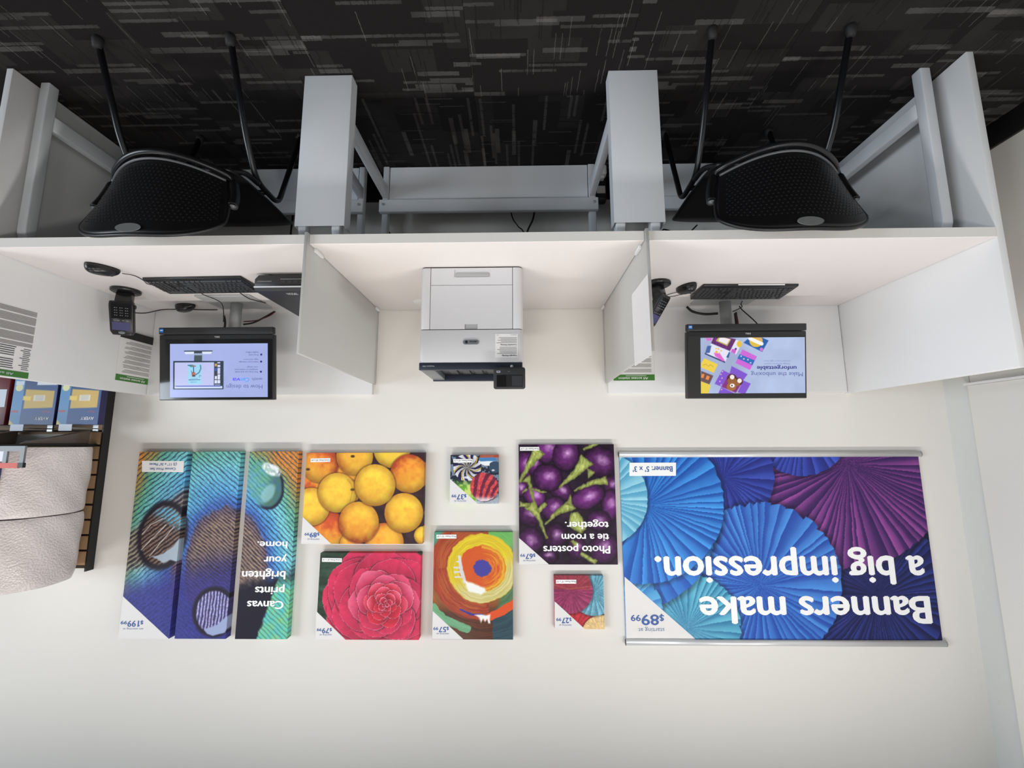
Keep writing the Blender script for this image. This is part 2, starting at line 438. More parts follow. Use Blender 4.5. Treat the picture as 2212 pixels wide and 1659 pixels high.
# ---- painting helpers (all in the measuring frame of a print)
def vnoise(x, y, seed=0):
    xi = np.floor(x).astype(np.int64); yi = np.floor(y).astype(np.int64); fx = x-xi; fy = y-yi
    fx = fx*fx*(3-2*fx); fy = fy*fy*(3-2*fy)
    def h(i, j):
        n = (i*374761393+j*668265263+seed*144665) & 0xffffffff
        n = ((n ^ (n >> 13))*1274126177) & 0xffffffff
        return ((n ^ (n >> 16)) & 0xffff)/65535.0
    return (h(xi, yi)*(1-fx)+h(xi+1, yi)*fx)*(1-fy)+(h(xi, yi+1)*(1-fx)+h(xi+1, yi+1)*fx)*fy
def fbm(x, y, seed=0, o=3):
    s = 0; a = 0.5; t = 0
    for k in range(o): s = s+a*vnoise(x*2**k, y*2**k, seed+k); t += a; a *= 0.5
    return s/t
def rnd1(i, seed=0):
    n = (np.asarray(i).astype(np.int64)*2654435761+seed*97531) & 0xffffffff
    n = ((n ^ (n >> 15))*2246822519) & 0xffffffff
    return ((n ^ (n >> 13)) & 0xffff)/65535.0
def sst(e0, e1, x):
    t = np.clip((x-e0)/(e1-e0), 0, 1); return t*t*(3-2*t)
class Cv:
    """a colour canvas over point arrays"""
    def __init__(s, X, Y, rgb): s.X = X; s.Y = Y; s.c = np.tile(np.array(rgb, float), (len(X), 1))
    def put(s, mask, rgb):
        m = np.clip(mask, 0, 1)[:, None]; s.c = s.c*(1-m)+np.asarray(rgb, float)*m
    def mul(s, k): s.c = s.c*(k[:, None] if k.ndim == 1 else k)
    def ell(s, cx, cy, rx, ry, rot=0.0):
        a = math.radians(rot); dx = s.X-cx; dy = s.Y-cy
        u = (dx*math.cos(a)+dy*math.sin(a))/rx; v = (-dx*math.sin(a)+dy*math.cos(a))/ry
        return np.sqrt(u*u+v*v), u, v
    def polym(s, pts, soft=2.0):
        """soft inside mask of a polygon"""
        X, Y = s.X, s.Y; ins = np.zeros(len(X), bool); dmin = np.full(len(X), 1e9); n = len(pts)
        for i in range(n):
            x1, y1 = pts[i]; x2, y2 = pts[(i+1) % n]
            c = ((y1 > Y) != (y2 > Y)) & (X < (x2-x1)*(Y-y1)/((y2-y1) or 1e-9)+x1); ins ^= c
            L2 = (x2-x1)**2+(y2-y1)**2 or 1e-9; t = np.clip(((X-x1)*(x2-x1)+(Y-y1)*(y2-y1))/L2, 0, 1)
            dmin = np.minimum(dmin, np.hypot(X-x1-t*(x2-x1), Y-y1-t*(y2-y1)))
        return np.where(ins, 0.5+np.minimum(dmin/soft, 1)*0.5, 0.5-np.minimum(dmin/soft, 1)*0.5)
    def line(s, pts, w):
        dmin = np.full(len(s.X), 1e9)
        for (x1, y1), (x2, y2) in zip(pts[:-1], pts[1:]):
            L2 = (x2-x1)**2+(y2-y1)**2 or 1e-9; t = np.clip(((s.X-x1)*(x2-x1)+(s.Y-y1)*(y2-y1))/L2, 0, 1)
            dmin = np.minimum(dmin, np.hypot(s.X-x1-t*(x2-x1), s.Y-y1-t*(y2-y1)))
        return 1-sst(w*0.5-1.5, w*0.5+1.5, dmin)

# ------------------------------------------------------------------ pictures printed on the wall pieces
def fan(cv, cx, cy, R, n, base, dark, seed, ry=1.0, rim=0.02, light=None):
    dx = cv.X-cx; dy = (cv.Y-cy)/ry; d = np.hypot(dx, dy); an = np.arctan2(dy, dx)
    k = (an/(2*math.pi)+0.5)*n + n*0.020*np.sin(an*2+seed)+n*0.012*np.sin(an*5+seed*2); i = np.floor(k); fr = k-i
    wi = 0.25+0.5*rnd1(i, seed); lit = np.where(fr < wi, 0.55+0.45*(fr/wi), 0.02+0.42*((fr-wi)/(1-wi))**1.5)
    lit = lit*(0.72+0.45*rnd1(i, seed+5)); lit = lit*(0.55+0.45*np.clip(d/R*1.6, 0, 1))
    lit = np.clip(lit+0.12*(fbm(cv.X/40, cv.Y/40, seed)-0.5), 0, 1.15)
    Re = R*(1-rim*np.abs(fr-wi)*2*rnd1(i, seed+9))
    sh = (1-sst(Re, Re*1.06+12, d))*0.55
    cv.c = cv.c*(1-sh[:, None]*0.6)
    c = np.array(dark, float)[None]*(1-lit[:, None])+np.array(base, float)[None]*lit[:, None]
    cv.put(1-sst(Re-2, Re+2, d), c)
def paint_banner(X, Y):
    X0, Y0 = X, Y; X = X0+10*(fbm(X0/90, Y0/90, 31)-0.5); Y = Y0+10*(fbm(X0/90, Y0/90, 37)-0.5)
    cv = Cv(X, Y, (26, 32, 84))
    fan(cv, 1680, 1010, 470, 64, (44, 58, 138), (20, 24, 66), 3)
    fan(cv, 1490, 185, 660, 62, (150, 74, 152), (48, 26, 84), 5, ry=1.0)
    fan(cv, 1200, -70, 330, 40, (66, 88, 196), (36, 44, 124), 8)
    fan(cv, 705, 265, 325, 34, (62, 86, 188), (34, 42, 122), 11)
    fan(cv, 935, 945, 525, 46, (76, 144, 222), (38, 74, 166), 17, rim=0.05)
    fan(cv, 480, 1215, 345, 36, (106, 192, 216), (44, 118, 162), 21, rim=0.04)
    fan(cv, 130, 560, 540, 40, (62, 142, 222), (34, 84, 176), 25, rim=0.03)
    fan(cv, 60, 1110, 270, 30, (104, 184, 228), (54, 128, 196), 28, rim=0.06)
    fan(cv, 215, 440, 497, 46, (68, 154, 232), (28, 78, 166), 31, rim=0.02)
    fan(cv, -70, 400, 302, 30, (160, 218, 236), (84, 160, 196), 37, rim=0.02)
    return cv.c
def paint_feather(X0, Y0):
    X = X0+10*(fbm(X0/50, Y0/50, 31)-0.5); Y = Y0+10*(fbm(X0/50, Y0/50, 37)-0.5)
    cv = Cv(X, Y, (0, 0, 0)); Xb = 1068-(Y0-132)*0.0783; Xa = 636-(Y0-130)*0.107; one = X0 < Xa; three = X0 > Xb
    de = np.sqrt(((X-900)/330)**2+((Y-1050)/490)**2); d = np.where(de < 1, de, 1+(de-1)*0.75)
    d = d+0.14*(fbm(X/70, Y/70, 2)-0.5)*sst(0.6, 1.3, d)+np.where(one & (d > 1), -0.28, np.where(three & (d > 1.3), 0.10, 0))
    stops = [(0.0, (150, 128, 114)), (0.80, (164, 140, 122)), (0.95, (128, 108, 122)), (1.04, (70, 108, 190)), (1.2, (92, 168, 220)), (1.5, (124, 206, 218)), (1.72, (108, 186, 156)), (1.86, (160, 150, 90)), (1.98, (216, 142, 62)), (3.2, (196, 120, 54))]
    ds = [s[0] for s in stops]
    for k in range(3): cv.c[:, k] = np.interp(d, ds, [s[1][k] for s in stops])
    low = sst(880, 1160, Y+0.25*(X-600)*(X < 1000)+60*(fbm(X/40, Y/90, 6)-.5))*(~three)
    lf = sst(560, 680, Y+0.75*(X-300))*(1-sst(930, 1080, Y+0.2*(X-300)))*one
    cv.put(lf*0.85, (164, 144, 122))
    cv.put(low*0.94, (56, 54, 136))
    # fine strokes of the barbs
    ph = np.where(one, X*0.60+Y*0.80, np.where(three, X*0.68-Y*0.73, X*0.64-Y*0.77))
    al = np.where(one, X*0.80-Y*0.60, X*0.77+Y*0.64)
    ph = ph+16*(fbm(X/90, Y/90, 12)-0.5)+5*(vnoise(al/30, ph/14, 3)-0.5)
    sp = np.where(d < 1.0, 24.0, 29.0)
    wv = 0.5+0.5*np.sin(ph/sp*2*math.pi)
    eye = (d < 1.0) | (lf > 0.5)
    wv = np.where(eye, sst(0.25, 0.95, wv), sst(0.0, 0.45, wv))
    brk = 0.55+0.6*vnoise(al/24, np.floor(ph/sp), 8)
    amp = (np.where(eye, 0.86, 0.78)*(1-sst(1000, 1180, Y))+0.30*sst(1000, 1180, Y))*np.clip(brk, 0, 1)
    dk = np.where(eye[:, None], np.array((44, 36, 52.0)), np.array((26, 44, 82.0)))
    a = (amp*(1-wv))[:, None]; cv.c = cv.c*(1-a)+dk*a
    cv.mul(0.86+0.28*vnoise(al/10, ph/5, 5))
    bl = sst(1100, 1220, Y+(X-1000)*0.2+60*(fbm(X/30, Y/30, 14)-.5))*three; cv.put(bl, (26, 24, 42))
    edge = 1310-(Y-1130)*0.38+30*(fbm(X/30, Y/30, 4)-0.5)
    tq = sst(-14, 14, X-edge)*sst(1040, 1200, Y)*three
    n = fbm(X/45, Y/45, 9)[:, None]
    cv.put(tq, (np.array((78, 186, 212.0))*(1-n)+np.array((136, 200, 124.0))*n)*(0.75+0.3*wv[:, None]))
    def drop(cx, cy, rx, ry, rot, inner, stripe, rim, ang):
        q, u, v = cv.ell(cx, cy, rx, ry, rot)
        cv.put((1-sst(0.98, 1.14, q))*0.92, (30, 24, 38))
        pw = X*math.cos(ang)+Y*math.sin(ang)
        w2 = sst(0.2, 0.8, 0.5+0.5*np.sin(pw/26*2*math.pi+2*fbm(X/40, Y/40, 3)))
        c = (np.array(inner, float)*(w2[:, None])+np.array(stripe, float)*(1-w2[:, None]))*(0.8+0.4*vnoise(X/9, Y/9, 6))[:, None]
        cv.put(1-sst(0.84, 0.93, q), c)
    drop(395, 770, 185, 262, 18, (128, 104, 92), (50, 40, 44), 0, 0.95)
    cv.put((1-sst(0.80, 0.90, cv.ell(395, 770, 185, 262, 18)[0]))*sst(690, 600, Y-0.55*(X-400)-40*(vnoise(X/16, Y/16, 2)-.5))*(0.3+0.7*wv), (112, 186, 222))
    for pts in ([(235, 760), (300, 690), (400, 640)], [(225, 880), (330, 780), (420, 690)], [(290, 930), (400, 800), (490, 700)]): cv.put(cv.line(pts, 7)*.75, (232, 228, 226))
    cv.put(cv.polym([(310, 935), (400, 912), (480, 850), (548, 765), (545, 890), (505, 972), (455, 960), (400, 985)], 5), (176, 192, 208))
    drop(812, 1368, 168, 190, 8, (166, 162, 210), (60, 56, 104), 0, 0.12)
    cv.put(cv.polym([(730, 1505), (830, 1472), (900, 1415), (945, 1375), (945, 1455), (900, 1530), (800, 1556), (750, 1540)], 5), (158, 170, 208))
    q, u, v = cv.ell(1195, 385, 150, 195, -20)
    cv.put((1-sst(0.98, 1.10, q))*sst(-0.1, 0.45, u*0.6+v*0.7), (26, 28, 46))
    n = fbm(X/28, Y/28, 21)[:, None]
    cv.put((1-sst(0.85, 1.0, q))*0.62, np.array((92, 160, 222.0))*(1-n)+np.array((112, 182, 104.0))*n)
    cv.put((1-sst(0.6, 1.0, cv.ell(1255, 272, 105, 52, 25)[0]))*(0.55+0.45*sst(0.4, 0.6, fbm(X/22, Y/22, 8))), (240, 246, 246))
    cv.put((1-sst(0.6, 1.0, cv.ell(1225, 455, 60, 100, 35)[0]))*0.7, (158, 210, 210))
    return cv.c
def paint_peaches(X, Y):
    cv = Cv(X, Y, (58, 38, 44)); cv.mul(0.6+0.8*fbm(X/60, Y/60, 1))
    L = [(990, 780, 70, 0.2), (400, 280, 110, .5), (110, 370, 90, .85), (250, 745, 150, 0.85), (430, 850, 90, .7), (185, 225, 145, 0.75), (120, 560, 145, 0.12), (745, 108, 145, 0.05), (455, 165, 145, 0.35), (880, 300, 148, 0.62), (690, 838, 152, 0.45), (415, 440, 90, 0.3), (320, 450, 152, 0.10), (840, 605, 152, 0.22), (490, 680, 158, 0.48), (615, 390, 160, 0.16)]
    for i, (cx, cy, r, red) in enumerate(L):
        q, u, v = cv.ell(cx, cy, r, r*1.03); a = rnd1(i, 3)*6.28
        cv.put((1-sst(0.99, 1.09, q))*0.45, (56, 28, 28))
        bl = np.clip(red*0.9+0.55*(u*math.cos(a)+v*math.sin(a))*red+0.5*(fbm(X/34, Y/34, i)-0.5)+0.22*sst(0.7, 1.0, q), 0, 1)[:, None]
        c = np.array((246, 206, 70.0))*(1-bl)+np.array((222, 116, 44.0))*bl
        b2 = 0.8*sst(0.6, 1.15, bl[:, 0])[:, None]; c = c*(1-b2)+np.array((182, 62, 44.0))*b2
        c = c*(1.04-0.22*sst(0.5, 1.0, q)-0.10*v)[:, None]
        cv.put(1-sst(0.975, 1.0, q), c)
    for x, y in ((440, 425), (90, 268), (440, 165), (1000, 1000)):
        cv.put(1-sst(6, 14, np.hypot((X-x)/1.6, Y-y)), (72, 50, 26))
    cv.put(cv.line([(400, 345), (428, 380), (440, 425), (430, 480), (420, 520)], 7)*0.5, (170, 110, 40))
    return cv.c
def paint_camellia(X0, Y0):
    X = X0+14*(fbm(X0/60, Y0/60, 31)-0.5); Y = Y0+14*(fbm(X0/60, Y0/60, 37)-0.5)
    cv = Cv(X, Y, (48, 72, 56)); cv.mul(0.55+0.8*fbm(X/70, Y/40, 2))
    cv.put(cv.polym([(250, 1420), (380, 1560), (430, 1610), (330, 1610), (240, 1480)], 20)*0.8, (96, 156, 66))
    cx0, cy0 = 690, 1320
    rings = [(500, 8, 0.35), (470, 8, 0.80), (420, 7, 0.10), (355, 7, 0.55), (290, 6, 0.0), (235, 6, 0.45), (185, 6, 0.1), (140, 5, 0.6), (100, 5, 0.2), (62, 4, 0.7), (32, 3, 0.3)]
    for k, (R, n, ph) in enumerate(rings):
        for j in range(n):
            s1 = float(rnd1(k*17+j, 3)); s2 = float(rnd1(k*31+j, 8))
            a = 2*math.pi*((j+ph)/n)+0.35*(s1-0.5); Rk = R*(0.94+0.12*s2)
            dx = X-cx0; dy = Y-cy0; uu = (dx*math.cos(a)+dy*math.sin(a))/Rk; vv = (-dx*math.sin(a)+dy*math.cos(a))/Rk
            t = np.clip(uu, 0, 1); wd = (0.86 if k < 6 else 0.78)*np.sqrt(np.clip(t, 0, 1))*np.clip(1-t**2.4, 0, 1)**0.78+1e-4
            q = np.abs(vv)/wd; e = np.maximum(q, uu)
            ins = (1-sst(0.97, 1.0, e))*(uu > 0)
            if ins.max() <= 0: continue
            shade = 0.58+0.46*t**1.5+0.16*(fbm(uu*9+k, vv*16, j)-0.5)+0.10*vv*(1 if s1 > .5 else -1)
            base = np.array((214, 52, 92.0)) if k < 6 else np.array((216, 44, 70.0))
            c = base[None]*np.clip(shade, 0, 1.15)[:, None]
            edge = sst(0.0, 1.0, np.clip(1-(np.minimum(1-uu, (wd-np.abs(vv)))*Rk)/9.0, 0, 1))
            pk = edge*0.8+0.42*sst(0.6, 1.0, t)*(math.sin(a) < 0.2)*(k > 3)
            pk = np.clip(pk*(0.55+0.6*s2), 0, 0.88)[:, None]
            c = c*(1-pk)+np.array((248, 172, 200.0))*pk
            sh = (1-sst(1.0, 1.10, e))*(uu > -0.02)*0.35; cv.c = cv.c*(1-sh[:, None])
            cv.put(ins, c)
    return cv.c
def paint_rings(X, Y):
    X0, Y0 = X, Y; X = X0+16*(fbm(X0/40, Y0/40, 31)-0.5); Y = Y0+16*(fbm(X0/40, Y0/40, 37)-0.5)
    dx = X-1450; dy = Y-1035; d = np.hypot(dx, dy); an = np.arctan2(dy, dx)
    st = np.clip(1.6*(vnoise((d+14*fbm(an*2, d/90, 2))/6, an*2.2, 4)-0.5)+0.5, 0, 1); st2 = np.clip(1.5*(fbm(d/6, an*4, 8)-0.5)+0.5, 0, 1)
    cv = Cv(X, Y, (74, 52, 40))
    def mix(a, b, t): return np.array(a, float)[None]*(1-t[:, None])+np.array(b, float)[None]*t[:, None]
    cv.c = mix((62, 92, 110), (84, 150, 124), np.clip((1200-Y)/400+0.6*(st2-.5), 0, 1))
    rb = sst(-60, 60, Y-1120+(X-1080)*0.2); cv.put(rb, mix((196, 96, 42), (120, 92, 52), st2))
    cv.put(sst(1250, 1420, Y), mix((58, 38, 30), (112, 58, 34), st2))
    cv.put((X > 1530)*sst(1330, 1400, Y+0.4*(X-1530)), mix((40, 62, 78), (60, 90, 96), st2))
    cv.put(cv.polym([(1250, 740), (1720, 740), (1720, 900), (1560, 800), (1350, 810), (1290, 850)], 12), mix((92, 166, 84), (120, 186, 104), st2))
    cv.put(cv.polym([(1600, 1220), (1720, 1160), (1720, 1330), (1560, 1370)], 20), mix((66, 104, 78), (96, 128, 88), st2))
    cv.put((1-sst(400, 420, d))*sst(0.35, 0.55, np.where(X < 1500, 1.0, 0.0)), mix((132, 46, 36), (176, 74, 44), np.clip(st2*1.2, 0, 1)))
    cv.put((1-sst(352, 366, d))*(X < 1480)*1.0*sst(0.3, 0.7, st)*0.35, (196, 128, 60))
    w = 12*(fbm(an*5, d*0, 3)-0.5)
    cv.put(1-sst(266, 276, d+w), mix((226, 206, 46), (206, 176, 38), st*0.8))
    lowm = sst(-40, 140, dy+0.45*dx)*sst(170, 200, d+w)*(1-sst(262, 276, d+w)); cv.put(lowm*0.85, mix((214, 208, 170), (196, 186, 120), st))
    cv.put(1-sst(176, 186, d+w), mix((206, 84, 34), (226, 148, 44), st*np.clip((X-1430)/120, 0.1, 1)))
    cv.put((1-sst(168, 182, d+w))*sst(150, 165, d+w)*0.9*(X > 1440), (226, 178, 50))
    cv.put(1-sst(64, 72, d+w*1.3), mix((62, 62, 158), (74, 66, 150), st2))
    for pts, wd in (([(1270, 950), (1290, 1060), (1310, 1140)], 26), ([(1250, 985), (1280, 985)], 14), ([(1230, 1030), (1280, 1030)], 14), ([(1235, 1065), (1285, 1065)], 14), ([(1240, 1100), (1290, 1105)], 14)):
        cv.put(cv.line(pts, wd)*0.95, (214, 214, 214))
    cv.put(cv.polym([(1310, 1130), (1470, 1185), (1480, 1215), (1440, 1240), (1340, 1215)], 8), (240, 240, 236))
    cv.put(cv.line([(1280, 1358), (1370, 1395), (1500, 1405)], 16), (58, 52, 140))
    cv.put(cv.line([(1510, 1410), (1600, 1370), (1720, 1290)], 62), (218, 84, 40))
    cv.put(cv.polym([(1390, 1400), (1510, 1395), (1512, 1465), (1496, 1465), (1488, 1430), (1470, 1455), (1455, 1430), (1435, 1460), (1424, 1425)], 5), (240, 240, 238))
    cv.put(cv.line([(1060, 1340), (1140, 1430), (1330, 1510)], 60)*0.85, mix((128, 200, 158), (92, 170, 120), st2))
    return cv.c
def paint_aubergines(X0, Y0):
    X = X0+18*(fbm(X0/28, Y0/28, 31)-0.5); Y = Y0+18*(fbm(X0/28, Y0/28, 37)-0.5)
    cv = Cv(X, Y, (42, 28, 46)); cv.mul(0.5+0.9*fbm(X/50, Y/50, 1))
    L = [(720, 640, 120, 90, 20), (690, 260, 70, 100, 0), (760, 250, 60, 90, 10), (860, 140, 90, 110, 20), (650, 440, 60, 70, 0), (760, 500, 90, 70, 30), (1000, 190, 100, 120, 10), (1260, 240, 130, 110, 20), (960, 460, 100, 70, 30), (1350, 420, 60, 80, 0), (860, 360, 110, 100, 10), (900, 590, 95, 80, -30), (920, 810, 90, 110, 0), (1340, 570, 70, 120, 0), (1250, 690, 90, 80, 0), (1165, 510, 135, 85, -22), (720, 850, 100, 110, 20), (860, 960, 80, 60, 0), (1290, 900, 110, 120, 15), (1080, 900, 70, 90, 0)]
    for i, (cx, cy, a, b, r) in enumerate(L):
        q, u, v = cv.ell(cx, cy, a, b, r); dk = (0.62+0.45*rnd1(i, 4))*(0.8 if cy > 620 else 1.0)
        cv.put((1-sst(1.0, 1.14, q))*0.75, (24, 14, 28))
        n = fbm(X/22, Y/22, i)
        c = np.array((128, 54, 138.0))[None]*(dk*(1.05-0.62*q**2)+0.3*(n-0.5))[:, None]
        hl = np.clip(1-cv.ell(cx+a*0.12, cy-b*0.12, a*0.55, b*0.42, r)[0], 0, 1)*(0.55+0.9*n)*0.8
        c = c*(1-hl[:, None])+np.array((220, 176, 224.0))*hl[:, None]
        cv.put(1-sst(0.97, 1.0, q), c)
    def stem(pts, ws, leaf):
        n = len(pts); A = []; B = []
        for i in range(n):
            x0, y0 = pts[max(i-1, 0)]; x1, y1 = pts[min(i+1, n-1)]; l = math.hypot(x1-x0, y1-y0) or 1; nx, ny = -(y1-y0)/l, (x1-x0)/l
            A.append((pts[i][0]+nx*ws[i], pts[i][1]+ny*ws[i])); B.append((pts[i][0]-nx*ws[i], pts[i][1]-ny*ws[i]))
        m = cv.polym(A+B[::-1], 4); n2 = fbm(X/12, Y/30, int(leaf))
        c = np.array((150, 166, 72.0))*(1-n2[:, None])+np.array((196, 204, 128.0))*n2[:, None]
        m2 = cv.polym(A+B[::-1], 20); cv.put(m, c*((0.80+0.35*n2)*(0.62+0.76*np.clip(m2-0.5, 0, 0.5)))[:, None])
    stem([(640, 400), (690, 310), (740, 230), (800, 150)], [12, 16, 30, 52], 1)
    stem([(945, 440), (1010, 380), (1090, 310), (1160, 220)], [7, 18, 34, 60], 2)
    stem([(1165, 330), (1220, 320)], [40, 6], 3)
    stem([(755, 550), (735, 470), (715, 390), (690, 360)], [8, 12, 18, 38], 4)
    stem([(740, 450), (800, 462), (850, 468)], [8, 12, 3], 5); stem([(700, 440), (660, 480)], [10, 4], 6)
    stem([(1060, 465), (1130, 425), (1220, 395), (1310, 380)], [6, 14, 22, 34], 7)
    stem([(840, 720), (880, 670), (960, 610), (1050, 560)], [6, 12, 26, 42], 8); stem([(1020, 570), (1030, 490)], [26, 4], 9)
    stem([(850, 830), (820, 740), (780, 640), (720, 560)], [9, 12, 20, 52], 10); stem([(780, 620), (845, 550)], [22, 14], 11)
    stem([(640, 565), (720, 570)], [22, 14], 12)
    stem([(1060, 620), (1070, 700), (1130, 770)], [26, 62, 30], 13); stem([(1040, 840), (1080, 880)], [12, 24], 14)
    stem([(1110, 940), (1230, 1010)], [14, 20], 15); stem([(1130, 150), (1240, 100)], [10, 16], 16)
    return cv.c
def paint_marbles(X0, Y0):
    X = X0+10*(fbm(X0/24, Y0/24, 31)-0.5); Y = Y0+10*(fbm(X0/24, Y0/24, 37)-0.5)
    cv = Cv(X, Y, (40, 46, 62)); n = fbm(X/30, Y/30, 3)
    cv.put((n > 0.55)*0.7, (150, 172, 190))
    cv.put(sst(330, 420, Y)*(X < 1400), (110, 176, 60)); cv.put(sst(330, 420, Y)*(X < 1400)*sst(0.5, 0.7, n), (206, 222, 120))
    q, u, v = cv.ell(1490, 195, 70, 46); cv.put(1-sst(.95, 1, q), (74, 130, 186)); cv.put((1-sst(.95, 1, q))*sst(0.1, 0.3, v), (236, 240, 242))
    q, u, v = cv.ell(1550, 250, 50, 46); cv.put(1-sst(.95, 1, q), (58, 78, 102)); cv.put((1-sst(.2, .5, cv.ell(1535, 275, 34, 16)[0]))*.9, (236, 240, 242))
    cv.put((Y < 175)*(X > 1430)*0.8, (196, 84, 52))
    q, u, v = cv.ell(1335, 250, 112, 110); an = np.arctan2(v, u)
    sw = 0.5+0.5*np.sin(an*11+q*6); m = 1-sst(.96, 1, q)
    c = np.where(sw[:, None] > 0.5, np.array((226, 228, 238.0)), np.array((46, 40, 82.0)))
    c = np.where((np.abs(np.sin(an*3.5+q*3.5+1)) > 0.97)[:, None], np.array((206, 182, 72.0)), c)
    cv.put(m, c*(1.0-0.35*(1-q))[:, None]); cv.put((1-sst(.2, .6, cv.ell(1330, 330, 70, 22)[0]))*m*.9, (230, 238, 250))
    q, u, v = cv.ell(1465, 405, 112, 115); m = 1-sst(.96, 1, q)
    sw = 0.5+0.5*np.sin((u*2.6+v*0.9+u*v)*5)
    c = np.where(sw[:, None] > 0.55, np.array((198, 74, 72.0)), np.array((112, 40, 56.0))); c = np.where((sw[:, None] > .38) & (sw[:, None] < .55), np.array((110, 60, 120.0)), c)
    cv.put(m, c*(0.75+0.6*fbm(X/14, Y/14, 5))[:, None]); cv.put(m*sst(.55, .9, v)*.85, (236, 232, 236))
    cv.put(sst(1.0, 1.05, q)*sst(470, 500, Y)*(X > 1400)*0.8, (196, 206, 216))
    return cv.c
def paint_parasols(X, Y):
    cv = Cv(X, Y, (150, 38, 52))
    cv.c[:] = (156, 40, 60)
    fan(cv, 1000, 1180, 190, 22, (168, 66, 60), (128, 44, 48), 3)
    fan(cv, 1040, 1560, 270, 40, (206, 40, 56), (150, 24, 40), 5)
    fan(cv, 1270, 1560, 150, 40, (240, 214, 160), (206, 170, 110), 6)
    fan(cv, 1215, 1240, 178, 34, (136, 196, 216), (70, 128, 152), 7)
    fan(cv, 1035, 1230, 170, 28, (168, 62, 108), (120, 40, 78), 9)
    cv.put(cv.line([(905, 1180), (1020, 1212), (1190, 1190)], 5)*.7, (216, 150, 120))
    cv.put(sst(1110, 1100, Y-0.0)*0, (0, 0, 0))
    cv.put((Y < 1215+0.03*(X-1000))*(X < 1185)*0.55, (150, 58, 52))
    return cv.c*(0.85+0.3*fbm(X/18, Y/18, 2))[:, None]
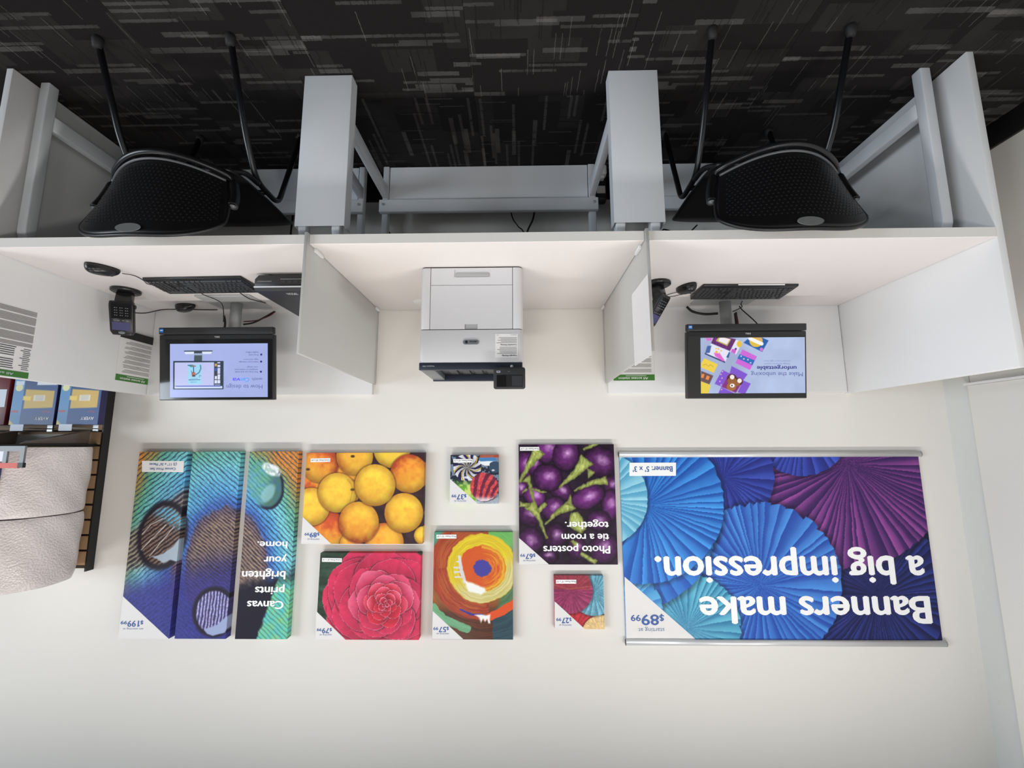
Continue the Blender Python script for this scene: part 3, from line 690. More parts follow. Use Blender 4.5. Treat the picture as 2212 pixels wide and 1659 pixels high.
# ---- what the two displays show
def rot_rect(cx, cy, w, h, a):
    a = math.radians(a); c, s = math.cos(a), math.sin(a)
    return [(cx+x*c-y*s, cy+x*s+y*c) for x, y in ((-w/2, -h/2), (w/2, -h/2), (w/2, h/2), (-w/2, h/2))]
def paint_screen_boxes(X, Y):
    cv = Cv(X, Y, (178, 194, 228)); cv.mul(0.93+0.12*fbm(X/300, Y/300, 1))
    cv.put((1-sst(250, 620, np.hypot(X-650, (Y-720)))) * 0.35, (140, 150, 190))
    P = cv.polym
    cv.put(P([(1050, 380), (1160, 280), (1360, 285), (1480, 340), (1365, 545)], 6), (30, 92, 168))
    cv.put(1-sst(.95, 1.02, cv.ell(1265, 350, 115, 110)[0]), (226, 190, 62)); cv.put(P([(1190, 280), (1340, 280), (1385, 350), (1330, 420), (1150, 330)], 6)*.0+cv.line([(1160, 305), (1250, 350), (1360, 400)], 62), (244, 244, 246))
    cv.put(P([(1200, 270), (1350, 270), (1375, 360)], 6), (222, 170, 104)); cv.put(1-sst(.8, 1, cv.ell(1355, 500, 32, 36)[0]), (214, 110, 210))
    cv.put(P([(560, 240), (925, 320), (815, 530), (495, 390)], 6), (92, 34, 104))
    cv.put(sst(.55, .8, fbm(X/14, Y/14, 3))*P([(560, 240), (925, 320), (815, 530), (495, 390)], 6), (142, 56, 150))
    cv.put(P([(640, 260), (840, 320), (770, 440), (575, 350)], 6), (196, 176, 90)); cv.put(P([(650, 270), (820, 320), (760, 410), (620, 350)], 6), (238, 234, 244))
    cv.put(P([(495, 395), (810, 530), (730, 730), (390, 570)], 6), (226, 228, 246)); cv.put(P([(385, 560), (730, 715), (728, 742), (385, 585)], 4), (38, 62, 110))
    cv.put(P([(540, 560), (640, 570), (725, 700), (690, 710), (560, 620)], 8), (222, 104, 206)); cv.put(P([(430, 440), (500, 430), (470, 560), (390, 570)], 8)*.9, (50, 88, 150))
    cv.put(P([(750, 640), (800, 545), (815, 560), (790, 650)], 6), (40, 86, 150)); cv.put(P([(400, 300), (510, 300), (500, 340), (430, 350)], 8), (220, 110, 200))
    for x, y, r in ((585, 545, 24), (620, 490, 17), (580, 485, 14), (665, 525, 15), (635, 565, 13)): cv.put(1-sst(.8, 1, cv.ell(x, y, r, r)[0]), (236, 186, 70))
    cv.put(P([(920, 325), (1030, 370), (920, 590), (815, 535)], 6), (228, 228, 246)); cv.put(1-sst(.9, 1, cv.ell(980, 405, 48, 60)[0]), (230, 190, 66))
    cv.put(P([(850, 490), (930, 500), (900, 580), (830, 545)], 6), (206, 94, 204)); cv.put(1-sst(.8, 1, cv.ell(915, 490, 22, 20)[0]), (70, 60, 150))
    cv.put(P([(1030, 500), (1275, 625), (1150, 865), (905, 740)], 6), (206, 102, 214)); cv.put(P([(980, 585), (1235, 695), (1195, 780), (940, 660)], 5), (44, 104, 186))
    for x, y in ((1005, 620), (1050, 668), (1120, 682), (1165, 738)): cv.put(1-sst(.7, 1, cv.ell(x, y, 17, 17)[0]), (190, 206, 220))
    cv.put(P([(375, 655), (605, 765), (535, 915), (320, 820), (320, 750)], 6), (238, 206, 70)); cv.put(cv.line([(350, 780), (400, 760), (440, 800), (480, 770), (530, 810)], 6)*.7, (96, 92, 80))
    cv.put(P([(320, 880), (525, 965), (455, 1120), (310, 1060)], 6), (104, 78, 80)); cv.put(P([(330, 930), (375, 940), (355, 1010), (315, 995)], 4), (240, 136, 62)); cv.put(P([(415, 960), (465, 980), (440, 1045), (390, 1025)], 4), (240, 136, 62))
    cv.put(P([(310, 1065), (480, 1130), (430, 1290), (310, 1290)], 6), (232, 206, 72))
    pur = (128, 82, 206)
    for q in ([(680, 860), (800, 925), (680, 1165), (545, 1110)], [(840, 795), (1110, 940), (1030, 1050), (800, 930)], [(1035, 1050), (1160, 1105), (1060, 1290), (930, 1260)], [(655, 1165), (910, 1290), (600, 1290)]): cv.put(P(q, 6), pur)
    cv.put(P([(800, 925), (1035, 1050), (905, 1270), (665, 1165)], 6), (132, 46, 122))
    for x, y in ((683, 892), (655, 942), (672, 1008), (636, 1066), (656, 1128), (662, 1208)): cv.put(1-sst(.7, 1, cv.ell(x, y, 16, 16)[0]), (210, 160, 206))
    br = (150, 94, 46)
    for x, y, a, b, c in ((840, 1020, 90, 90, (84, 36, 40)), (960, 1070, 70, 70, (84, 36, 40)), (860, 1080, 80, 75, br), (800, 1060, 40, 50, br), (930, 1110, 50, 40, br), (830, 1160, 85, 75, (166, 106, 54)), (845, 990, 40, 42, (244, 236, 230)), (970, 1055, 40, 42, (244, 236, 230)), (845, 1140, 42, 34, (248, 246, 246)), (840, 1140, 15, 15, (40, 26, 26))):
        cv.put(1-sst(.9, 1.02, cv.ell(x, y, a, b)[0]), c)
    return cv.c
def paint_screen_design(X, Y):
    cv = Cv(X, Y, (166, 178, 230)); cv.mul(0.96+0.06*fbm(X/300, Y/300, 1)+0.04*sst(1700, 300, X))
    def rc(x0, y0, x1, y1, c, s=4): cv.put(cv.polym([(x0, y0), (x1, y0), (x1, y1), (x0, y1)], s), c)
    cv.put(cv.polym([(480, 530), (990, 530), (965, 592), (505, 592)], 5), (222, 230, 250)); rc(480, 526, 990, 546, (46, 60, 74)); rc(660, 545, 805, 580, (46, 60, 66))
    rc(664, 575, 808, 722, (70, 88, 92)); rc(664, 578, 808, 612, (176, 190, 224), 14)
    cv.put(cv.polym([(290, 718), (1195, 722), (1205, 1245), (300, 1245)], 4), (38, 54, 72)); cv.put(cv.polym([(315, 745), (1025, 745), (1035, 1178), (325, 1178)], 4), (192, 198, 240))
    cv.put(cv.polym([(325, 1185), (1180, 1185), (1185, 1228), (328, 1228)], 4), (206, 220, 250)); rc(350, 1180, 1150, 1194, (58, 74, 200))
    cv.put(cv.polym([(555, 780), (795, 780), (810, 1150), (565, 1150)], 4), (160, 216, 242))
    for y in (800, 880, 960, 1040, 1100): cv.put((1-sst(2, 20, np.abs(Y-y)))*0*X, (0, 0, 0))
    cv.put(1-sst(.85, 1, cv.ell(660, 960, 40, 45)[0]), (196, 112, 92)); rc(640, 980, 690, 1008, (70, 50, 54), 10)
    cv.put(cv.line([(660, 930), (660, 830)], 16), (56, 92, 140)); cv.put(cv.line([(700, 975), (760, 935), (790, 860), (780, 800)], 22), (76, 142, 158))
    cv.put(1-sst(.85, 1, cv.ell(625, 810, 45, 26)[0]), (90, 140, 150)); cv.put(cv.line([(560, 800), (600, 800)], 18), (50, 90, 130)); cv.put(cv.line([(660, 810), (690, 815)], 22), (176, 112, 110))
    cv.put(cv.line([(615, 900), (640, 950)], 8), (40, 60, 90)); cv.put(cv.line([(765, 1020), (770, 985), (800, 1000)], 7), (40, 80, 130))
    cv.put(cv.line([(580, 1070), (780, 1068)], 14)*.8, (60, 96, 140)); cv.put(cv.line([(610, 1045), (740, 1043)], 7)*.5, (90, 120, 160)); cv.put(cv.line([(610, 1110), (720, 1112)], 10)*.6, (80, 120, 170))
    rc(1030, 745, 1145, 1160, (46, 62, 84))
    for x0, y0, x1, y1, c in ((1085, 745, 1135, 765, (222, 228, 248)), (1038, 770, 1080, 820, (206, 160, 96)), (1088, 795, 1138, 835, (214, 222, 246)), (1038, 850, 1080, 905, (70, 90, 170)), (1038, 925, 1085, 990, (66, 62, 66)), (1090, 850, 1138, 960, (200, 210, 240)), (1045, 1000, 1085, 1060, (224, 230, 250)), (1095, 970, 1138, 1065, (224, 230, 250)), (1042, 1075, 1088, 1138, (224, 230, 250)), (1095, 1075, 1142, 1138, (224, 230, 250)), (1045, 1160, 1145, 1172, (214, 222, 246))): rc(x0, y0, x1, y1, c)
    for y in (608, 738, 925): cv.put(1-sst(14, 22, np.hypot(X-1868, Y-y)), (38, 32, 96))
    return cv.c
def paint_mailer(X, Y):
    """front of an envelope carton, measured 0..100 wide (right to left) and 0..140 high"""
    cv = Cv(X, Y, (24, 62, 116)); cv.mul(0.8+0.35*sst(0, 100, Y+0.3*X))
    cv.put((X < 24)*1.0, (84, 142, 192)); cv.put(sst(26, 22, X)*0.0, (0, 0, 0))
    cv.put(cv.polym([(28, 56), (94, 60), (94, 100), (28, 102)], 1), (206, 172, 84)); cv.put(cv.polym([(48, 70), (74, 70), (74, 84), (48, 84)], 1), (226, 220, 206))
    for k in range(5): cv.put(cv.line([(52, 72+k*2.4), (70, 72+k*2.4)], 0.2)*.5, (90, 80, 70))
    cv.put(cv.polym([(24, 72), (42, 73), (42, 83), (24, 82)], 1), (236, 206, 88)); cv.put(1-sst(.9, 1, cv.ell(12, 52, 9, 9)[0]), (226, 226, 170))
    cv.put(cv.polym([(3, 36), (22, 36), (22, 46), (3, 46)], 1), (214, 224, 236)); cv.put(cv.polym([(52, 20), (98, 20), (98, 46), (52, 46)], 1), (226, 230, 240))
    cv.put(cv.polym([(2, 106), (18, 106), (18, 111), (2, 111)], 1)*.8, (190, 60, 70)); cv.put(cv.polym([(0, 128), (12, 140), (0, 140)], 1), (226, 206, 110))
    cv.put(cv.line([(72, 113), (92, 113)], 7)*0.0, (0, 0, 0)); cv.put(cv.polym([(70, 118), (92, 119), (81, 108)], 2)*0, (0, 0, 0))
    cv.put(cv.polym([(72, 109), (90, 109), (88, 112), (80, 107), (74, 112)], 1.5), (206, 44, 60))
    return cv.c

# ------------------------------------------------------------------ the setting
ZD = 0.752
o = MB().box(-2.40, 4.2, 0.0, 0.12, -0.05, 3.4).build('wall_back', 'wall_paint'); tag(o, 'off white painted wall behind the counter', None, kind='structure')
o = MB().box(-2.38, -2.236, -4.5, 0.0, -0.05, 3.4).build('wall_left', 'wall_paint'); tag(o, 'off white side wall at the corner by the banner', None, kind='structure')
o = MB().box(-2.236, 4.2, -0.014, 0.0, 0.0, 0.115).build('baseboard_back', 'baseboard_black', bevel=0.003); tag(o, 'black vinyl base strip along the back wall', kind='structure')
o = MB().box(-2.236, -2.222, -4.5, -0.014, 0.0, 0.115).build('baseboard_left', 'baseboard_black', bevel=0.003); tag(o, 'black vinyl base strip along the side wall', kind='structure')
fl = MB().box(-2.236, 4.2, -6.0, 0.0, -0.08, -0.011).build('floor', 'baseboard_black'); tag(fl, 'dark charcoal patterned carpet floor', kind='structure')
TS = 0.61
tile = None
for i in range(11):
    for j in range(6):
        x = -2.236+0.10+TS*(i+0.0)+(0.0); y = 0.0-TS*(j+0.5)
        if tile is None:
            tile = MB().box(-TS/2+0.0006, TS/2-0.0006, -TS/2+0.0006, TS/2-0.0006, -0.010, 0.0).build('carpet_tile', 'carpet', fl)
            t = tile
        else:
            t = tile.copy(); C.objects.link(t); t.parent = fl
        t.location = (-2.236+TS*(i+0.5)-0.02, y, 0)
        q = random.random()
        t.rotation_euler = (0, 0, (math.pi/2 if (i, j) in ((3, 0), (4, 0), (6, 2)) else (math.pi if q < 0.55 else 0)))

o = MB().box(-2.2358, -2.2320, -0.128, -0.0002, 0.116, 3.4).build('corner_shade_strip', 'corner_shade'); tag(o, 'shading at the side wall corner, added as a pale grey strip', kind='structure')  # corner shading of the side wall, put into a thin grey strip
# white board fixed to the side wall near the corner
r = thing('wall_board', 'plain white board mounted on the side wall beside the corner', 'board', (-2.222, -0.6, 1.205))
MB().box(-0.014, 0.012, -1.6, 0.464, 0.0, 1.9).build('board', 'wall_paint', r, bevel=0.003)
MB().box(-0.014, 0.020, -1.6, 0.472, -0.012, -0.0005).build('bottom_rail', 'panel_white', r)

# ------------------------------------------------------------------ counter
def leg_frame(root, x0, x1, y0=-0.722, y1=-0.115, zt=0.714, h=0.020):
    path = fillet([(0, y0+h, 0.0), (0, y0+h, zt-h), (0, y1-h, zt-h), (0, y1-h, 0.0)], 0.055, 6)
    V = []; n = len(path)
    for i, p in enumerate(path):
        t = (path[min(i+1, n-1)]-path[max(i-1, 0)]).normalized(); nn = Vector((0, -t.z, t.y))
        for x in (x0, x1):
            for k in (h, -h): V.append((x, p.y+nn.y*k, p.z+nn.z*k))
    F = []
    for i in range(n-1):
        a = i*4; b = a+4
        F += [(a, a+1, b+1, b), (a+2, b+2, b+3, a+3), (a, b, b+2, a+2), (a+1, a+3, b+3, b+1)]
    F += [(0, 2, 3, 1), ((n-1)*4, (n-1)*4+1, (n-1)*4+3, (n-1)*4+2)]
    return MB().add(V, F).build('leg_frame', 'steel_white', root, bevel=0.004)
def desk(label, x0, x1, xa, xb, grommet=None):
    cx = (x0+x1)/2; r = thing('workstation_desk', label, 'desk', (cx, 0, 0), group='white counter desks')
    y1 = -0.024 if grommet is None else -0.004
    wt = MB().box(x0-cx, x1-cx, -0.786, y1, ZD-0.036, ZD).build('worktop', 'laminate', r, bevel=0.0012)
    MB().box(x0-cx, x1-cx, -0.7905, -0.7862, ZD-0.0365, ZD-0.0004).build('edge_band', 'edge_band', wt)
    for (a, b) in (xa, xb):
        leg_frame(r, a-cx, b-cx)
        MB().box(a-cx+0.003, b-cx-0.003, -0.683, -0.154, 0.125, 0.187).build('stretcher', 'steel_white', r, bevel=0.003)
    a = min(xa[0], xb[0])-0.008-cx; b = max(xa[1], xb[1])+0.008-cx
    cb = MB().box(a, b, -0.182, -0.156, 0.207, 0.276).build('crossbar', 'steel_white', r, bevel=0.004)
    for s in (a+0.022, b-0.022):
        MB().lathe([(0.0, 0.0), (0.007, 0.0), (0.007, 0.004), (0.004, 0.005), (0.0, 0.003)], n=12).build('bolt', 'steel_grey', cb, loc=(s, -0.182, 0.235), rot=(math.pi/2, 0, 0))
    MB().box(min(xa[1], xb[1])+0.004-cx, max(xa[0], xb[0])-0.004-cx, -0.150, -0.146, 0.004, 0.206).build('modesty_panel', 'steel_white', r)
    if grommet:
        g = MB().lathe([(0.0, 0.003), (0.042, 0.003), (0.046, 0.0)], n=32).build('grommet', 'panel_white', r, loc=(grommet[0]-cx, grommet[1], ZD))
        MB().box(-0.036, -0.030, -0.003, 0.003, 0.0026, 0.0042).build('grommet_slot', 'seam_dark', g)
    return r
desk('white counter desk on the banner side, with the keyboard and purple box display', -1.714, -0.4725, (-1.645, -1.605), (-0.545, -0.508))
desk('middle white counter desk carrying the printer', -0.4575, 0.7655, (-0.412, -0.375), (0.690, 0.722), (0.498, -0.132))
desk('white counter desk on the shelf side, with the flatbed scanner', 0.7805, 1.994, (0.822, 0.853), (1.925, 1.962))

def cover(label, x0, x1):
    cx = (x0+x1)/2; r = thing('leg_cover', label, 'leg cover', (cx, -0.73, 0), group='white sheet metal leg covers')
    hw = (x1-x0)/2
    MB().box(-hw, hw, -0.0025, 0.0, 0.002, 0.650).build('front_plate', 'steel_white', r, bevel=0.001)
    for s in (-1, 1):
        a, b = sorted((s*hw, s*(hw-0.0025)))
        MB().box(a, b, 0.0003, 0.052, 0.002, 0.650).build('side_flange', 'steel_white', r)
cover('white leg cover box under the divider next to the purple box display', -0.560, -0.366)
cover('white leg cover box under the divider next to the scanner', 0.667, 0.860)

o = MB().box(-1.742, -1.7155, -0.79, -0.0005, 0.002, 1.226).build('end_panel', 'panel_white', bevel=0.001); tag(o, 'tall white end panel of the counter on the banner side', 'panel', 'counter end panels')
o = MB().box(1.9955, 2.021, -0.79, -0.0005, 0.002, 1.218).build('end_panel', 'panel_white', bevel=0.001); tag(o, 'tall white end panel of the counter next to the slatwall shelves', 'panel', 'counter end panels')
o = MB().box(-1.713, -0.4725, -0.0225, -0.001, ZD-0.03, 1.220).build('back_panel', 'panel_white', bevel=0.001); tag(o, 'low white back panel behind the purple box display', 'panel', 'low back panels')
o = MB().box(0.7805, 1.994, -0.0225, -0.001, ZD-0.03, 1.220).build('back_panel', 'panel_white', bevel=0.001); tag(o, 'low white back panel behind the design lesson display', 'panel', 'low back panels')
def divider(label, x0, x1, side):
    cx = (x0+x1)/2; r = thing('divider_panel', label, 'divider', (cx, -0.8, ZD), group='frosted desk dividers')
    hw = (x1-x0)/2-0.0003
    pts = [(-0.006, -0.040), (0.796, -0.040), (0.796, 0.414), (-0.006, 0.414)]
    MB().prism(pts, 'x', -hw, hw).build('pane', 'frosted', r, bevel=0.002)
    for y in (0.075, 0.76):
        a, b = sorted((side*(hw+0.0004), side*(hw+0.012)))
        MB().box(a, b, y-0.032 if y < .5 else y-0.028, y+0.032 if y < .5 else y+0.02, 0.0004, 0.014).build('clip', 'panel_white', r, bevel=0.002)
divider('frosted divider with a blank white sheet on it', -0.4715, -0.4585, 1)
divider('frosted divider between the printer and the scanner', 0.7665, 0.7795, -1)

# ------------------------------------------------------------------ chairs
def chair(label, loc, rz):
    r = thing('office_chair', label, 'chair', loc, rz, 'black side chairs pushed up to the counter')
    def back(s, t, off=0.0):
        hw = 0.216+0.058*t-0.020*(abs(s)**8)*(t**3)
        x = hw*s; z = 0.480+0.030*s*s+(0.310-0.030*s*s)*t-0.082*(t**2)*abs(s)**3.2
        y = -0.248-0.052*t+0.095*s*s*(1-0.12*t)
        return Vector((x, y-off, z))
    MB().grid(lambda u, v: back(2*u-1, v), 36, 18).build('backrest', 'chair_plastic', r, solid=0.012)
    rim = [back(-1+2*i/40, 1.0) for i in range(41)]
    MB().tube([back(-1, i/10) for i in range(11)]+rim[1:]+[back(1, 1-i/10) for i in range(1, 11)], 0.0075, 8).build('rim', 'chair_plastic', r)
    MB().tube([back(-0.98+1.96*i/40, 0.015, 0.010)+Vector((0, 0, 0.0)) for i in range(41)], 0.0045, 8).build('lower_trim', 'rim_grey', r)
    d = MB()
    for j in range(17):
        for i in range(30):
            s = -0.9+1.8*(i+0.5*(j % 2))/30; t = 0.10+0.72*j/16
            p = back(s, t, 0.0); n = (back(s+0.01, t)-back(s-0.01, t)).cross(back(s, t+0.01)-back(s, t-0.01)).normalized()
            if n.y > 0: n = -n
            e1 = n.cross(Vector((0, 0, 1))).normalized(); e2 = n.cross(e1); c = p+n*0.0068
            d.add([c+n*0.0012]+[c+e1*0.0036*math.cos(k*math.pi/3)+e2*0.0028*math.sin(k*math.pi/3) for k in range(6)], [(0, k+1, (k+1) % 6+1) for k in range(6)], True)
    pf = d.build('perforations', 'dimple', r); pf['kind'] = 'stuff'
    # badge
    c = back(0, 0.93); n = (back(0.01, .93)-back(-.01, .93)).cross(back(0, .94)-back(0, .92)).normalized(); n = n if n.y < 0 else -n
    e1 = Vector((1, 0, 0)); e2 = n.cross(e1).normalized(); c = c+n*0.0072
    pts = [c+e1*0.043*math.cos(k*math.pi/16)+e2*0.0165*math.sin(k*math.pi/16) for k in range(32)]
    MB().add([p+n*0.002 for p in pts]+pts, [tuple(range(32))]+[(k, 32+k, 32+(k+1) % 32, (k+1) % 32) for k in range(32)]).build('badge', 'badge_silver', r)
    # back frame tube: up one edge, along the foot of the backrest, up the other edge
    path = [back(-1.0, 0.46, -0.004)+Vector((-0.014, 0, 0)), back(-1.0, 0.25, -0.004)+Vector((-0.016, 0.004, 0)), back(-1.0, 0.03)+Vector((-0.010, 0.006, -0.018))]
    path += [back(s, 0.0, 0.012)+Vector((0, 0, -0.020)) for s in [-0.9+1.8*k/14 for k in range(15)]]
    path += [back(1.0, 0.03)+Vector((0.010, 0.006, -0.018)), back(1.0, 0.25, -0.004)+Vector((0.016, 0.004, 0)), back(1.0, 0.46, -0.004)+Vector((0.014, 0, 0))]
    bf = MB().tube(smooth_path(path, 4), 0.0115, 10).build('back_frame', 'chair_tube', r)
    for pp in ((path[0], path[1], path[2]), (path[-1], path[-2], path[-3])):
        MB().tube(smooth_path([pp[2]+Vector((0, 0, 0.006)), pp[1], pp[0]], 5), [0.0125]+[0.0165]*10, 12).build('sleeve', 'chair_plastic', bf)
    for p in (path[0], path[-1]): MB().lathe([(0, 0.008), (0.008, 0.006), (0.0118, 0)], n=12).build('end_cap', 'rim_grey', bf, loc=p)
    for s in (-1, 1):
        x = 0.246*s
        lf = MB().tube(fillet([(x, -0.255, 0.018), (x, -0.135, 0.30), (x*0.985, -0.045, 0.432), (x*0.97, 0.12, 0.436), (x, 0.245, 0.018)], 0.05, 6), 0.0112, 12).build('leg_frame', 'chair_tube', r)
        for y in (-0.255, 0.245):
            MB().lathe([(0.0, 0.0), (0.017, 0.0), (0.018, 0.012), (0.0135, 0.040), (0.0, 0.042)], n=14).build('foot', 'rubber', lf, loc=(x, y-0.004*(1 if y < 0 else -1), 0.0))
        MB().tube(smooth_path([(x*0.985, -0.03, 0.436), (x*0.96, -0.10, 0.440), (0.212*s, -0.150, 0.462)], 6), 0.0105, 10).build('back_support', 'chair_tube', r)
    MB().tube([(-0.236, 0.03, 0.436), (0.236, 0.03, 0.436)], 0.010, 10).build('cross_tube', 'chair_tube', r)
    # seat shell, a little dished with a rolled front lip
    def seat(u, v):
        a = 2*u-1; b = 2*v-1
        k = 1-0.06*abs(a)**6*abs(b)**6
        x = 0.243*a*k*(1-0.05*(b < 0)*abs(b)); y = 0.060+0.232*b*k-0.012*a*a
        z = 0.462-0.010*(1-a*a)*(1-b*b)-0.022*max(0, b-0.7)/0.3*max(0, b)+0.012*max(0, -b-0.6)
        return (x, y, z)
    MB().grid(seat, 24, 24).build('seat', 'chair_plastic', r, solid=0.016, sub=1)
    return r
chair('black plastic chair with tubular legs in front of the scanner desk', (1.292, -0.648, 0), 0.0)
chair('black plastic chair with tubular legs in front of the purple box display', (-0.950, -0.640, 0), 0.0)

# ------------------------------------------------------------------ desk equipment
def cable(name, label, pts, r=0.0022, m='cable_black', n=8, parent=None, cat='cable'):
    c0 = Vector(pts[0])
    if parent is not None: return MB().tube(smooth_path(pts, n), r, 8).build(name, m, parent)
    o = MB().tube(smooth_path([Vector(p)-c0 for p in pts], n), r, 8).build(name, m, loc=c0)
    return tag(o, label, cat)
def monitor(label, x0, x1, zb, zt, y, tilt, bz, fn, quad, words, pole_x, base):
    cx = (x0+x1)/2; w_ = x1-x0; h = (zt-zb)
    r = thing('touch_monitor', label, 'monitor', (pole_x, base[2], ZD), group='black displays on the counter')
    bx0, bx1, _, dy = base
    bp = MB().box(bx0-pole_x, bx1-pole_x, -dy/2, dy/2, 0.0, 0.010).build('stand_base', 'steel_grey', r, bevel=0.003)
    MB().prism([(0.029*math.cos(k*math.pi/10), 0.020*math.sin(k*math.pi/10)) for k in range(20)], 'z', 0.0102, zb+h*0.62-ZD, True).build('pole', 'steel_grey', r, loc=(0, 0.010, 0))
    # head, local frame: x right, z up, tilted back about its lower edge
    hd = MB().box(-w_/2, w_/2, 0.0, 0.030, 0.036, h).build('housing', 'bezel_black', r, loc=(cx-pole_x, y-base[2], zb-ZD), rot=(-tilt, 0, 0), bevel=0.003)
    MB().box(-w_/2, w_/2, -0.004, 0.022, 0.0, 0.0335).build('sound_bar', 'bezel_black', hd, bevel=0.003)
    MB().box(-w_/2+0.02, w_/2-0.02, 0.004, 0.02, 0.0337, 0.0358).build('bar_joint', 'key_gap', hd)
    MB().box(-0.10, 0.10, 0.0305, 0.060, h*0.3, h*0.78).build('rear_housing', 'bezel_black', hd, bevel=0.01)
    MB().box(-w_/2+0.004, w_/2-0.004, -0.0012, -0.0002, 0.058, h-0.004).build('bezel', 'black_gloss', hd)
    sl, sr, sb, st = bz          # left, right, bottom, top margins
    sf = Surf(hd, (-w_/2+sl, -0.0016, sb), (1, 0, 0), (0, 0, 1), w_-sl-sr, h-sb-st, quad)
    sf.paint('screen', 'print_screen', fn, 0.0016)
    ws = Surf(hd, (-w_/2, -0.0014, 0.0), (1, 0, 0), (0, 0, 1), w_, h)
    ws.text('DELL', w_*0.49-0.013, w_*0.49+0.013, 0.044, 0.051, 'glow_key', 0.02, px=False)
    st_ = MB().box(w_/2-0.024, w_/2-0.006, -0.0052, -0.0042, 0.006, 0.024).build('energy_sticker', 'sticker_blue', hd)
    MB().box(w_/2-0.022, w_/2-0.008, -0.0056, -0.0053, 0.013, 0.016).build('sticker_print', 'white_ink', st_)
    for a in words:
        sf.text(a[0], a[1], a[2], a[3], a[4], a[5], a[6], d=0.0006, slant=a[7] if len(a) > 7 else 0.0)
    return r, sf, hd
for n_, c_ in (('scr_dark', (66, 70, 120)), ('scr_navy', (34, 34, 104)), ('scr_purple', (70, 52, 196)), ('scr_teal', (44, 120, 196)), ('scr_grey', (84, 92, 140))): mat(n_, c_, 0.4, emit=0.9)
mR, sR, hR = monitor('black display on a silver stand showing How to design with a laptop picture', 1.193, 1.754, 0.915, 1.270, -0.262, 0.13, (0.026, 0.054, 0.080, 0.014), paint_screen_design,
    [(222, 400), (1980, 400), (1998, 1392), (248, 1392)],
    [('How to design', 1900, 1255, 1165, 1240, 'scr_dark', 0.0), ('with', 1900, 1712, 1038, 1090, 'scr_dark', 0.0), ('Can', 1670, 1515, 1038, 1110, 'scr_teal', 0.02, 0.25), ('va', 1512, 1365, 1038, 1110, 'scr_purple', 0.02, 0.25),
     ('Pick from our pre-made', 1815, 1405, 915, 945, 'scr_navy', 0.0), ('templates or create your', 1815, 1395, 872, 900, 'scr_navy', 0.0), ('own design', 1815, 1615, 828, 852, 'scr_navy', 0.0),
     ('Insert your message,', 1815, 1465, 732, 760, 'scr_navy', 0.0), ('logo, and more', 1815, 1555, 688, 712, 'scr_navy', 0.0), ('Print with', 1815, 1645, 602, 628, 'scr_navy', 0.0), ('FedEx Office', 1815, 1590, 552, 580, 'scr_navy', 0.0)],
    1.452, (1.318, 1.592, -0.172, 0.20))
mL, sL, hL = monitor('black display on a silver stand showing unboxing gift boxes', -1.372, -0.806, 0.917, 1.274, -0.260, 0.13, (0.008, 0.064, 0.066, 0.025), paint_screen_boxes,
    [(315, 295), (2105, 280), (2092, 1272), (310, 1278)],
    [('Make the unboxing', 2055, 1168, 905, 978, 'scr_dark', -0.005), ('unforgettable', 1950, 1268, 798, 865, 'scr_navy', 0.025), ('Design and print custom', 1835, 1395, 745, 770, 'scr_grey', 0.0), ('branded boxes right here.', 1840, 1392, 695, 720, 'scr_grey', 0.0)],
    -1.062, (-1.205, -0.905, -0.135, 0.125))
# leads bundled on the stands (parts of the displays)
cable('lead', None, [(0.045, 0.02, 0.21), (0.030, -0.018, 0.165), (0.028, -0.022, 0.12), (0.034, -0.026, 0.085)], 0.005, 'cable_black', parent=mR)
cable('lead', None, [(0.11, 0.01, 0.20), (0.06, 0.0, 0.175), (0.035, -0.016, 0.14)], 0.004, 'cable_red', parent=mR)
cable('lead', None, [(0.10, 0.0, 0.19), (0.05, -0.004, 0.155), (0.034, -0.018, 0.11)], 0.003, 'cable_grey', parent=mR)
cable('lead', None, [(-0.03, 0.03, 0.115), (-0.07, 0.05, 0.10), (-0.10, 0.09, 0.06), (-0.12, 0.142, 0.012)], 0.0045, 'cable_black', parent=mR)
cable('lead', None, [(-0.03, 0.03, 0.10), (-0.08, 0.06, 0.085), (-0.115, 0.11, 0.045), (-0.125, 0.142, 0.012)], 0.0028, 'cable_red', parent=mR)
cable('lead', None, [(-0.034, -0.024, 0.17), (-0.036, -0.02, 0.12), (-0.034, -0.02, 0.08)], 0.008, 'cable_black', parent=mL)
cable('lead', None, [(-0.040, -0.028, 0.15), (-0.038, -0.026, 0.11), (-0.036, -0.022, 0.075)], 0.0035, 'cable_red', parent=mL)
cable('lead', None, [(0.03, 0.03, 0.065), (0.09, 0.05, 0.062), (0.14, 0.075, 0.04), (0.16, 0.095, 0.008)], 0.0065, 'cable_black', parent=mL)
cable('lead', None, [(-0.18, 0.0, 0.17), (-0.165, 0.05, 0.10), (-0.13, 0.09, 0.03), (-0.12, 0.10, 0.004)], 0.003, 'cable_black', parent=mL)

